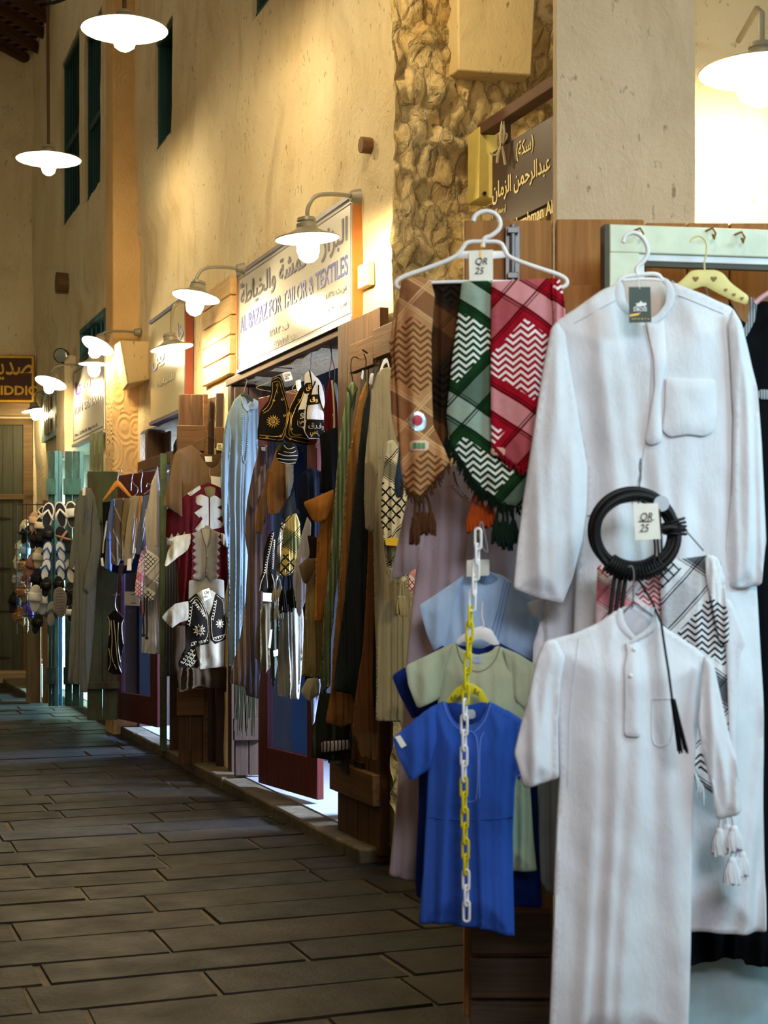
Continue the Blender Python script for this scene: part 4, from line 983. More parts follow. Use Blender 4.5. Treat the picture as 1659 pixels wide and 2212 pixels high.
def spiral(cx, cy, R, petals=12):
    s_ = ' '.join('%.1f,%.1f' % (cx + R * .42 * (k / 26) * math.cos(k * .7), cy + R * .42 * (k / 26) * math.sin(k * .7)) for k in range(27))
    p_ = ' '.join('%.1f,%.1f' % (cx + R * (.74 + .26 * math.sin(petals * a)) * math.cos(a + .08 * math.cos(petals * a)), cy + R * (.74 + .26 * math.sin(petals * a)) * math.sin(a + .08 * math.cos(petals * a))) for a in [2 * math.pi * k / (petals * 8) for k in range(petals * 8 + 1)])
    return [s_, p_]
gv = (g[0], v1, vs1)
def curls(a, b, n, r, side=1):
    x0, y0 = a; x1, y1 = b; L = math.hypot(x1 - x0, y1 - y0); out = []
    for k in range(n * 10 + 1):
        t = k / (n * 10); th = 2 * math.pi * n * t; out.append('%.1f,%.1f' % (x0 + (x1 - x0) * t + r * math.cos(th), y0 + (y1 - y0) * t + side * r * math.sin(th)))
    return ' '.join(out)
cord((g[0], g[1], vs1), 'cord_embroidery', spiral(428, 1361, 13, 10) + ['409,1300 424,1286 434,1302 446,1330 447,1385 412,1395', '413,1305 423,1292 431,1306 442,1332 443,1340', curls((417, 1300), (440, 1332), 7, 2.6), curls((412, 1308), (406, 1352), 6, 2.4), curls((412, 1390), (444, 1384), 6, 2.4)], .0015, GOLDP)
cord((g[0], g[1], vs2), 'cord_embroidery', spiral(473, 1347, 10, 9) + ['467,1286 480,1296 482,1322 489,1338 486,1378 463,1386 454,1376 453,1332', curls((464, 1296), (455, 1340), 7, 2.4), curls((456, 1380), (486, 1372), 5, 2.2)], .0015, GOLDP)
v3, vs3 = part(g, 'waistcoat_tail', '420,1396 384,1432 388,1442 412,1442 428,1444 424,1405', VB, 'black embroidered tail', base=False, d=.01, thick=.01)
cord((g[0], g[1], vs3), 'cord_embroidery', [curls((418, 1402), (392, 1434), 5, 3.5), curls((420, 1412), (402, 1438), 4, 3.5), curls((422, 1425), (410, 1440), 3, 3)], .0014, GOLDP)
price(g, 'cream price card', '433,1275 448,1270 453,1290 438,1298', 'QR\n65', plain('yellow_card', '#e8dfb0', .8), d=-.03)
g = G('trousers', 'brown folded trousers hanging under the embroidered waistcoat', 'trousers', 8.6, '378,1345 400,1345 402,1440 490,1440 490,1496 470,1490 432,1482 388,1496 376,1420', fabric('#4a3a28'), nf=5, amp=.02)
g = G('robe', 'blue-grey robe edge behind the cream shirt sleeve', 'robe', 9.2, '385,1205 400,1196 402,1290 388,1300', fabric('#4a5058'), nf=2, amp=.01)

# ---- light blue robe
LB = fabric('#7f9299')
g = G('robe', 'long light blue robe with a braided placket hanging at the doorway corner', 'robe', 8.15, '521,850 530,862 534,870 546,862 560,868 566,878 562,900 558,945 556,960 562,985 560,1040 548,1180 545,1300 538,1420 495,1440 492,1350 494,1280 490,1200 492,1100 480,1010 479,985 484,930 492,895 505,865', LB, nf=6, amp=.028, thick=.03, r=.045, seed=4)
sleeve(g, '493,900 484,945 477,1000 476,1040 480,1110 488,1180 492,1184 497,1120 492,1050 496,990 500,940', LB, d=-.03)
for q in ('521,851 530,860 538,885 531,890 524,878 519,862', '546,860 562,868 566,878 552,884 538,885 533,876'): part(g, 'collar_lapel', q, fabric('#9aabb0'), d=-.005, thick=.006)
part(g, 'neck_lining', '526,862 546,862 544,876 534,884 530,876', fabric('#4c6470'))
cord(g, 'braid', ['524,890 521,930 520,990 526,1003', '534,888 536,930 530,985 526,1003', curls((521, 895), (520, 985), 22, 1.6), curls((536, 892), (531, 985), 22, 1.6)], .003, plain('blue_braid', '#6c8a98'))
fr = Fr(532, 8.12, PERP, 875); t = thing('coat_hanger', 'dark moulded hanger in the neck of the light blue robe', 'hanger', fr)
puff('hanger_arms', fr, P('519,852 524,847 531,847 548,862 546,870 536,862 528,856 522,858'), plain('dark_green_plastic', '#2e3226'), parent=t, thick=.008, r=.008)
obj('hanger_hook', wire(None, fr, P('527,849 528,840 532,830 534,822 530,818'), .003, 0), STEEL, t)
MS = fabric('#6b584c', '#8e7c6e', 34, .4, stripe2='#4a3a34')
g = G('robe', 'long mauve-brown striped robe in front of the light blue robe', 'robe', 7.75, '564,960 558,965 556,985 548,1010 534,1080 528,1150 536,1200 530,1300 518,1380 494,1475 530,1484 532,1502 558,1510 566,1440 572,1330 570,1200 576,1100 588,1010 586,980 582,962', MS, nf=7, amp=.028, thick=.028, r=.045, seed=6)
sleeve(g, '584,985 586,1005 575,1040 562,1066 548,1102 540,1092 540,1070 548,1050 568,1010', MS, d=-.07)
part(g, 'neck_lining', '560,962 572,962 572,978 568,1000 562,1010 559,985', fabric('#4e4036')); price(g, 'white neck label', '561,966 571,966 571,975 563,974', '')
hang_wire('wire hook above the mauve striped robe', 7.75, ['566,964 565,952 569,944'])
fr = Fr(535, 8.1, PERP, 1560); fm2 = fringe(fr, None, '508,1475 556,1468', .26, 3, step=.004, r=.0035)
tag(obj('fringed_scarf', fm2, fabric('#3c3c28'), fr=fr), 'dark olive scarf fringe hanging below the striped robe', 'scarf')
# ---- black embroidered waistcoat
g = G('waistcoat', 'large black waistcoat with gold sun embroidery hanging from the lintel', 'waistcoat', 7.45, '586,818 605,810 612,825 622,868 626,882 650,835 660,836 664,925 675,958 670,962 640,958 620,955 612,948 610,956 590,954 556,950 556,930 562,890 565,884 580,865 585,845', VB, nf=2, amp=.008, thick=.025, r=.05)
cord(g, 'cord_embroidery', spiral(588, 911, 14, 15) + ['558,946 590,949 609,952 614,938 618,905 624,885 648,838', '586,822 604,813 612,840 624,882', '590,826 602,822 606,840 616,870 620,890 612,930 606,945 560,940', '566,889 580,876 588,850 588,826', '568,893 584,884 596,846 600,832 598,828 595,834 598,850', '625,890 614,930 616,945 636,952 668,958', '628,892 622,930 624,944 645,944 668,950', '656,845 648,868 640,875 634,892 627,905 626,940 650,940'] +
     [curls((a, b), (a + 1, b + 1), 1, 2.3) for a, b in ((590, 865), (608, 863), (612, 898), (575, 944), (604, 942), (621, 895), (628, 899), (627, 927), (626, 948), (645, 865))], .0014, GOLD)
hang_wire('thin wire hanger with bare arms behind the black sun waistcoat', 7.5, ['592,820 568,832 556,834 552,840 586,846', '619,848 648,852', '634,802 658,815 632,835 631,842 650,852', '634,802 631,795 636,780 634,770 640,762'], .0018, mat=GOLDP, group=None)
g = G('price_card', 'white price card reading QR 45 above the black sun waistcoat', 'card', 7.3, '609,806 627,802 633,820 615,825', PAPER, nf=0, amp=0, thick=.002, r=.004, k=.1)
text('handwriting', 'QR\n45', (g[0].x(614), g[0].x(627), g[0].z(620, 820), g[0].z(620, 808)), -.004, INK, g[1], shear=.2, rot=.15)
g = G('price_card', 'smaller white card hanging left of the white and gold waistcoat', 'card', 7.28, '638,823 649,819 651,836 643,846 640,838', PAPER, nf=0, amp=0, thick=.002, r=.004, k=.1)
# white waistcoat with gold calligraphy
g = G('waistcoat', 'white waistcoat with black and gold calligraphy bands', 'waistcoat', 7.2, '668,800 658,808 657,850 650,870 644,885 642,920 655,925 658,935 666,948 696,947 706,925 698,888 702,870 700,850 694,828 688,818 680,812 674,803', fabric('#e6e2d6'), nf=1, amp=.004, thick=.025, r=.04)
BLK = fabric('#1a120c')
for q in ('658,828 671,826 672,845 664,851 656,850', '665,854 688,852 690,873 660,876', '643,888 656,887 656,922 643,920', '660,908 699,910 704,930 694,947 668,947 658,932'): part(g, 'calligraphy_band', q, BLK, 'black and gold band')
cord(g, 'piping', ['668,801 672,830 672,848 660,880 659,908', '680,824 664,858', '687,832 686,850 692,875 699,888', '644,887 657,886', '660,908 700,909'], .0035, BLK)
fr, o, S = g
for s_, q, mt in ((arabic('وق'), (667, 684, 858, 871), GOLD), (arabic('نق'), (660, 670, 830, 846), GOLD), (arabic('و'), (646, 656, 892, 906), OFFW), (arabic('سي'), (645, 656, 908, 918), GOLD), (arabic('رق'), (664, 682, 914, 928), OFFW), (arabic('وف'), (680, 698, 914, 930), OFFW), (arabic('سي'), (668, 684, 930, 945), GOLD), (arabic('لي'), (684, 700, 930, 944), OFFW)):
    (x0, z1_), (x1, z0_) = fr.loc(q[0], q[2]), fr.loc(q[1], q[3]); text('calligraphy', s_, (x0, x1, z0_, z1_), -.006, mt, o, .01, S=S)
hang_wire('twisted wire hanger of the white and gold waistcoat', 7.22, ['668,804 672,795 671,780 673,765 670,757', '674,804 694,832 702,842 698,850 690,856'], .0018)
# maroon velvet waistcoat seen edge-on
g = G('waistcoat', 'narrow maroon velvet waistcoat seen from its side under the lintel', 'waistcoat', 7.05, '712,814 718,822 728,870 730,920 724,930 700,932 699,900 704,850', fabric('#4c0c10', name='maroon_velvet'), nf=3, amp=.008, thick=.016)
cord(g, 'white_edge', ['716,822 720,870 722,926', '718,895 721,905 720,928'], .005, OFFW)
g = G('waistcoat', 'pale blue lining behind the maroon velvet waistcoat', 'waistcoat', 7.12, '722,824 728,830 737,918 740,935 728,935 722,870', fabric('#8ba4c4'), nf=1, amp=.005, thick=.015)
hang_wire('long looped wire carrying the maroon velvet waistcoat', 7.05, ['712,816 711,806 716,780 716,752 713,744', '722,826 724,800 718,778 714,752'])
# small embroidered cap
g = G('cap', 'small black cap with silver cord embroidery under the sun waistcoat', 'cap', 7.3, '598,975 606,968 612,958 632,955 640,962 645,978 642,995 636,1004 608,1002 596,988', fabric('#12100e'), nf=0, amp=.003, thick=.028, r=.045)
cord(g, 'cord_embroidery', ['600,980 615,986 642,984', '598,990 615,994 640,993', '604,998 620,1002 637,1000', '612,962 620,972 636,966', '612,976 628,980 638,974'], .0016, GOLDP)
g = G('waistcoat', 'tan waistcoat hanging below the small black cap', 'waistcoat', 7.5, '598,965 603,960 608,968 612,1000 612,1090 604,1108 580,1112 577,1090 576,1060 582,1020 590,990', fabric('#8f6434'), nf=2, amp=.01, thick=.016)
sleeve(g, '612,1000 616,1004 618,1080 612,1092', fabric('#6e4c28'), d=0, name='side_panel')
g = G('waistcoat', 'darker tan waistcoat just left of the tan one', 'waistcoat', 7.62, '580,1010 586,1014 584,1040 576,1100 572,1118 564,1156 552,1150 554,1112 566,1060', fabric('#7a5228'), nf=2, amp=.01, thick=.02)
g = G('shirt', 'cream shirt front between the tan waistcoat and the navy robe', 'shirt', 7.6, '612,1004 634,1002 634,1040 628,1070 618,1080 612,1060', OFFW, nf=2, amp=.01)
g = G('waistcoat', 'dark grey waistcoat point over the yellow checked scarf', 'waistcoat', 7.4, '634,1040 640,1100 648,1105 634,1125 628,1140 608,1115 618,1082 630,1065', fabric('#23241f'), nf=1, amp=.008)
g = G('robe', 'very dark navy robe hanging in the doorway', 'robe', 7.15, '646,1030 656,1018 672,1010 700,1020 706,1060 706,1500 660,1500 650,1130 642,1080', fabric('#0f1524'), nf=4, amp=.02, seed=7)
g = G('robe', 'black robe hanging below the maroon waistcoat', 'robe', 6.95, '690,938 708,930 738,918 742,1090 700,1066 690,1065 694,1000', fabric('#0c0d0f'), nf=2, amp=.01)
hang_wire('pale wire hanger with a blue striped tag before the navy robe', 7.2, ['702,938 698,950 688,953 682,960 682,968 700,972 720,984', '696,955 702,965'], .0018)
# black strap with zigzag border, card and belt
g = G('waistcoat', 'black child waistcoat with white zigzag border seen from the side', 'waistcoat', 7.3, '590,1145 592,1160 586,1210 592,1250 590,1284 560,1276 562,1250 568,1230 570,1190 580,1155', VB, nf=1, amp=.006)
cord(g, 'zigzag_border', [curls((589, 1150), (570, 1240), 16, 1.8), curls((592, 1165), (588, 1230), 14, 1.6), '570,1240 562,1260 560,1276', '586,1240 592,1262 590,1284', '578,1205 575,1240 577,1270'], .0016, GOLDP)
price(g, 'white card tag', '564,1280 583,1281 583,1300 564,1298', '', d=-.03)
KY = keffiyeh('yellow_scarf', '#d8c070', '#20241c', '#54603c', '#2a2e20', .30, zf=14); KW = keffiyeh('cream_scarf', '#dcd6c4', '#1a1a18', '#4a4e40', '#2a2e20', .30, zf=16, oz=.1)
g = G('scarf', 'yellow checked scarf with green bands and dark tassels', 'scarf', 7.1, '618,1118 640,1108 648,1130 650,1190 643,1215 630,1240 612,1248 604,1240 608,1180 612,1150', KY, nf=4, amp=.016)
obj('tassel', bunch(g[0], 622, 1235, 95, 3, 10, .018, 3), fabric('#12130f'), g[1])
g = G('scarf', 'cream checked scarf with white tassels left of the yellow one', 'scarf', 7.15, '608,1128 616,1132 612,1180 606,1240 598,1255 596,1225 600,1170', KW, nf=2, amp=.012)
obj('tassel', bunch(g[0], 599, 1250, 50, 2, 9, .016, 5, -.02), OFFW, g[1]); obj('tassel', bunch(g[0], 602, 1282, 55, 2, 9, .016, 6, -.02), OFFW, g[1])
g = G('trousers', 'khaki-grey folded trousers with a black cord in the doorway', 'trousers', 7.35, '562,1308 584,1300 590,1320 582,1400 586,1440 572,1455 562,1432 550,1420 552,1370', fabric('#6b6048'), nf=3, amp=.016)
g = G('trousers', 'grey-green trousers with a white label beside the khaki pair', 'trousers', 7.3, '586,1300 596,1296 602,1330 604,1400 600,1438 590,1486 584,1470 584,1400', fabric('#4e5348'), nf=2, amp=.01)
price(g, 'white cloth label', '588,1405 598,1402 600,1416 589,1418', '', d=-.01); price(g, 'long white tag', '580,1360 585,1359 581,1400 576,1398', '', d=-.03)
# white robe bottom
g = G('robe', 'white robe hem hanging between the scarves and the khaki robe', 'robe', 7.25, '608,1300 640,1295 652,1300 656,1340 654,1420 646,1512 624,1508 599,1502 600,1430 604,1350', fabric('#9f9c8e'), nf=4, amp=.02, seed=3)
g = G('robe', 'white robe sleeve folded at the elbow beside the orange shirt', 'robe', 6.8, '664,1115 672,1130 668,1200 660,1225 664,1290 646,1334 640,1310 632,1260 632,1250 636,1220 650,1160', fabric('#bab6b8'), nf=2, amp=.014)
g = G('robe', 'khaki robe with folded hem below the orange shirt', 'robe', 6.72, '672,1210 696,1200 698,1400 695,1464 650,1460 654,1400 660,1320 662,1260', fabric('#a58e58'), nf=3, amp=.018)
sleeve(g, '664,1465 688,1464 690,1500 668,1516 652,1500 650,1492', CREAM, d=-.01, name='cuff')
g = G('shirt', 'brown sleeve piece over the khaki robe', 'shirt', 6.68, '645,1222 662,1206 682,1206 680,1230 664,1262 654,1258', fabric('#66543a'), nf=1, amp=.008)
g = G('shirt', 'very dark brown strip hanging behind the orange shirt', 'shirt', 6.75, '664,1156 684,1160 686,1205 684,1300 698,1340 698,1400 684,1398 680,1230 670,1200', fabric('#20150f'), nf=1, amp=.006)
OT = fabric('#a56a2c')
g = G('shirt', 'orange-tan short-sleeved shirt in front of the green striped robe', 'shirt', 6.6, '720,1058 724,1100 722,1200 716,1345 678,1342 680,1290 682,1240 684,1170 690,1145 700,1100', OT, nf=3, amp=.014)
sleeve(g, '722,1056 720,1090 706,1120 692,1128 676,1126 668,1110 657,1092 656,1084 672,1078 700,1066', OT, d=-.03)
# ---- the row of long robes on the nails
GS = fabric('#5d6b4a', '#72805c', 55, .5)
g = G('robe', 'long green striped robe hanging first right of the doorway', 'robe', 6.36, '757,826 764,824 772,836 768,870 760,900 756,960 748,1040 740,1150 730,1250 716,1380 714,1480 694,1500 692,1450 696,1380 708,1250 718,1130 726,1030 734,940 744,880 748,850', GS, nf=4, amp=.022, thick=.024, seed=11)
cord(g, 'collar_edge', ['750,838 757,852 756,880', '770,838 762,852 758,876'], .005, fabric('#46523a'))
g = G('trousers', 'dark trousers with a plaid cuff below the green striped robe', 'trousers', 6.5, '690,1496 756,1500 758,1560 762,1600 760,1640 712,1642 672,1636 674,1610 680,1560', fabric('#262820', '#3c4030', 12, .15), nf=4, amp=.02)
g = G('shirt', 'dark shirt with thin pink stripes folded under the tan robe', 'shirt', 6.42, '694,1602 755,1598 757,1618 694,1626', fabric('#1c1a18', '#a08a80', 60, .65), nf=2, amp=.008)
g = G('shirt', 'pale hem below the dark plaid trousers', 'shirt', 6.55, '708,1636 758,1634 758,1650 708,1649', fabric('#8c8a74'), nf=2, amp=.006)
g = G('shirt', 'bluish white hem hanging beside the glazed door', 'shirt', 7.1, '682,1468 694,1466 690,1500 680,1560 674,1568 670,1500', fabric('#a9b2cc'), nf=1, amp=.006)
TN = fabric('#a0703a')
g = G('robe', 'long tan robe hanging second right of the doorway', 'robe', 6.24, '792,820 794,860 786,920 782,990 778,1060 770,1180 768,1300 770,1400 762,1560 740,1572 705,1562 716,1460 726,1330 736,1220 744,1100 750,1000 764,930 776,860', TN, nf=5, amp=.024, thick=.024, seed=12)
g = G('robe', 'long dark slate robe hanging third in the row', 'robe', 6.13, '798,835 802,880 806,1000 806,1150 800,1300 796,1420 786,1540 770,1530 760,1500 722,1492 728,1420 744,1300 754,1180 764,1080 776,960 786,880', fabric('#2c3234'), nf=5, amp=.024, thick=.026, seed=13)
g = G('robe', 'long warm brown robe behind the cream robe', 'robe', 6.05, '800,1050 820,1040 834,1100 832,1300 826,1500 812,1643 776,1634 770,1600 760,1588 768,1500 784,1400 792,1250', fabric('#7a5230'), nf=5, amp=.022, thick=.026, seed=14)
g = G('robe', 'dark green robe strip between the brown and cream robes', 'robe', 6.02, '812,1240 826,1180 828,1520 808,1530 804,1480 806,1380', fabric('#33341f'), nf=2, amp=.01)
CR = fabric('#b5a888')
g = G('robe', 'long cream robe with a pocket hanging last in the row', 'robe', 5.92, '814,808 826,796 842,792 852,800 862,860 874,940 884,1060 886,1300 884,1560 812,1558 812,1400 808,1250 806,1140 800,1040 806,960 800,900 802,850', CR, nf=6, amp=.03, thick=.03, r=.045, seed=15)
sleeve(g, '803,838 818,880 822,960 812,1060 808,1140 804,1150 790,1142 786,1080 788,1000 796,920', CR, d=-.05)
part(g, 'pocket', '803,932 826,926 828,935 822,990 805,992', CR, thick=.006, d=-.003)
HW = plain('white_plastic', '#eeeef0', .4)
for i, (q, lab) in enumerate((('763,826 760,812 757,790 760,772 768,770 778,778', 'bent wire hook of the green striped robe'), ('790,822 788,800 792,780 786,764', 'bent wire hook of the tan robe'), ('803,830 806,806 812,780 816,770 822,776', 'bent wire hook of the slate robe'), ('834,800 836,780 838,758 836,750', 'bent wire hook of the cream robe'))):
    hang_wire(lab, 5.98 + .1 * (3 - i), [q], .0022, mat=IRON)
for i, (a, b, lab) in enumerate((((782, 755), (794, 763), 'left rusty nail above the row of robes'), ((812, 742), (827, 750), 'middle rusty nail above the row of robes'), ((826, 731), (841, 740), 'right rusty nail above the row of robes'))):
    fr = Fr(b[0], 6.1, PERP, b[1]); tag(obj('nail', wire(None, fr, [a, b], .0035, 0), IRON, fr=fr), lab, 'nail')
for q, lab in (('816,812 828,776 836,772 842,790 840,800 836,782 828,790 826,806', 'white plastic hanger top in the cream robe'), ('779,818 782,800 786,800 784,822', 'white hanger stub between the green and tan robes'), ('796,830 800,806 808,806 804,832', 'pale hanger stub above the slate robe')):
    fr = Fr(P(q)[0][0], 5.95, PERP, 830); tag(puff('coat_hanger', fr, P(q), HW, thick=.008, r=.008)[0], lab, 'hanger')
rb = wall_fr(800, .12); rb.z0 = 0
tag(obj('hanging_rail', M().box(rb.x(754), rb.x(806), -.0, .03, 2.02, 2.14).box(rb.x(808), rb.x(850), -.005, .03, 2.04, 2.16), WBX, fr=rb, bev=.004), 'nailed wooden rail carrying the row of long robes', 'rail')
# black and white scarf over the cream robe
KBW = keffiyeh('cream_black_scarf', '#d9d0b4', '#1c1a16', '#6a6654', '#2a281e', .26, zf=16, oz=.05)
g = G('scarf', 'cream and black checked scarf with a yellow label and cream tassels', 'scarf', 5.75, '836,952 850,950 868,980 884,1060 890,1200 884,1250 868,1262 852,1240 838,1230 830,1190 824,1120 826,1040', KBW, nf=3, amp=.02)
price(g, 'yellow cloth label', '827,1164 843,1161 860,1164 860,1180 828,1178', '', plain('yellow_label', '#e0b428', .6), d=-.01)
obj('tassel', bunch(g[0], 868, 1255, 85, 2, 14, .017, 9, -.02), CREAM, g[1]); obj('fringe', fringe(g[0], g[2], '832,1222 846,1240 866,1262 886,1246', .03, 5), CREAM, g[1])
g = G('scarf', 'small red and white scarf corner behind the lilac sleeve', 'scarf', 5.8, '884,1235 898,1228 902,1260 888,1280 878,1268', KR, nf=1, amp=.006)
g = G('shirt', 'small blue cuff peeking left of the tan headscarf', 'shirt', 3.86, '880,640 880,900 872,985 872,1050 872,1072 858,1078 852,1066 852,1040 860,985 866,900 868,640', fabric('#5a7ea0'), ang=0, nf=1, amp=.005)
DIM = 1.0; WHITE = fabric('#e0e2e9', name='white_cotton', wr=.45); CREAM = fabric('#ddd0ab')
# ------------------------------------------------------------------ sandals at the far doorway
def slipper(label, px, py, hp, tilt, sole, bed, strap, kind='v', Y=12.1, wr=.42, mark=None, markc=None, yaw=0):
    fr = Fr(px, Y, yaw, py); L = hp * Y / F; W = L * wr
    t = thing('sandal', label, 'sandal', fr, 'sandals hanging at the far doorway'); t.rotation_euler = (0, math.radians(tilt), math.radians(yaw))
    out = []
    for k in range(22):
        a = 2 * math.pi * k / 22; s_, c_ = math.sin(a), math.cos(a)
        out.append((W / 2 * c_ * (1 + .12 * s_ - .16 * math.exp(-((s_ + .25) / .3) ** 2)), L / 2 * s_))
    m = M().prism(out, -.008, .016); obj('sole', m, plain('rubber', sole, .7), t, bev=.004)
    if kind != 'sole': obj('footbed', M().prism([(x * .84, z * .9) for x, z in out], -.012, -.008), plain('footbed', bed, .7), t, bev=.002)
    else:
        tr = M()
        for i in range(9): z = -L * .38 + L * .76 * i / 8; q = W * .32 * math.sqrt(max(0, 1 - (z / (L * .5)) ** 2)); tr.tube([(-q, -.009, z), (-q * .5, -.010, z + .006), (0, -.010, z), (q * .5, -.010, z + .006), (q, -.009, z)], .0025, 4)
        obj('tread', tr, plain('rubber', bed, .7), t)
    sm_ = plain('strap', strap, .5); r = L * .035
    if kind == 'v':
        m = M()
        for s_ in (-1, 1): m.tube([(0, -.012, L * .22), (s_ * W * .16, -.03, L * .12), (s_ * W * .36, -.03, -L * .02), (s_ * W * .46, -.008, -L * .14)], [r * .7, r, r * 1.3, r * 1.4], 8, flat=.5)
        obj('strap', m, sm_, t)
    elif kind in ('slide', 'fur'):
        m = M(); n = 10; z0, z1 = -L * .10, L * .22; vs = []; ba = .035 if kind == 'slide' else .055
        for j in range(5):
            z = z0 + (z1 - z0) * j / 4; bz = math.sin(math.pi * (j + .6) / 5.2)
            for i in range(n + 1): a = math.pi * i / n; vs.append((-math.cos(a) * W * .52, -.006 - math.sin(a) * ba * (.75 + .25 * bz), z))
        fs = [(j * (n + 1) + i, (j + 1) * (n + 1) + i, (j + 1) * (n + 1) + i + 1, j * (n + 1) + i + 1) for j in range(4) for i in range(n)]
        m.add(vs, fs); so = obj('strap', m, sm_, t); so.modifiers.new('s', 'SOLIDIFY').thickness = .006
        if kind == 'fur':
            rr = random.Random(int(px * 7 + py)); fm_ = M()
            for q in range(120):
                a = math.pi * rr.random(); z = z0 + (z1 - z0) * rr.random(); p = Vector((-math.cos(a) * W * .52, -.006 - math.sin(a) * ba, z)); dv = Vector((-math.cos(a), -math.sin(a), rr.uniform(-.5, .5))) * .02
                fm_.tube([p, p + dv], [.004, .0012], 4)
            obj('fur', fm_, sm_, t)
        if mark: text('mark', mark, (-W * .2, W * .2, L * -.03, L * .16), -.006 - ba * 1.02, plain('mark', markc, .5), t, .02)
    if kind == 'cross':
        m = M()
        for s_ in (-1, 1): m.tube([(s_ * W * .46, -.008, L * .24), (s_ * W * .1, -.04, L * .12), (-s_ * W * .25, -.036, -.02 * L), (-s_ * W * .46, -.008, -L * .1)], r * 1.2, 8, flat=.5)
        obj('strap', m, sm_, t)
    return t
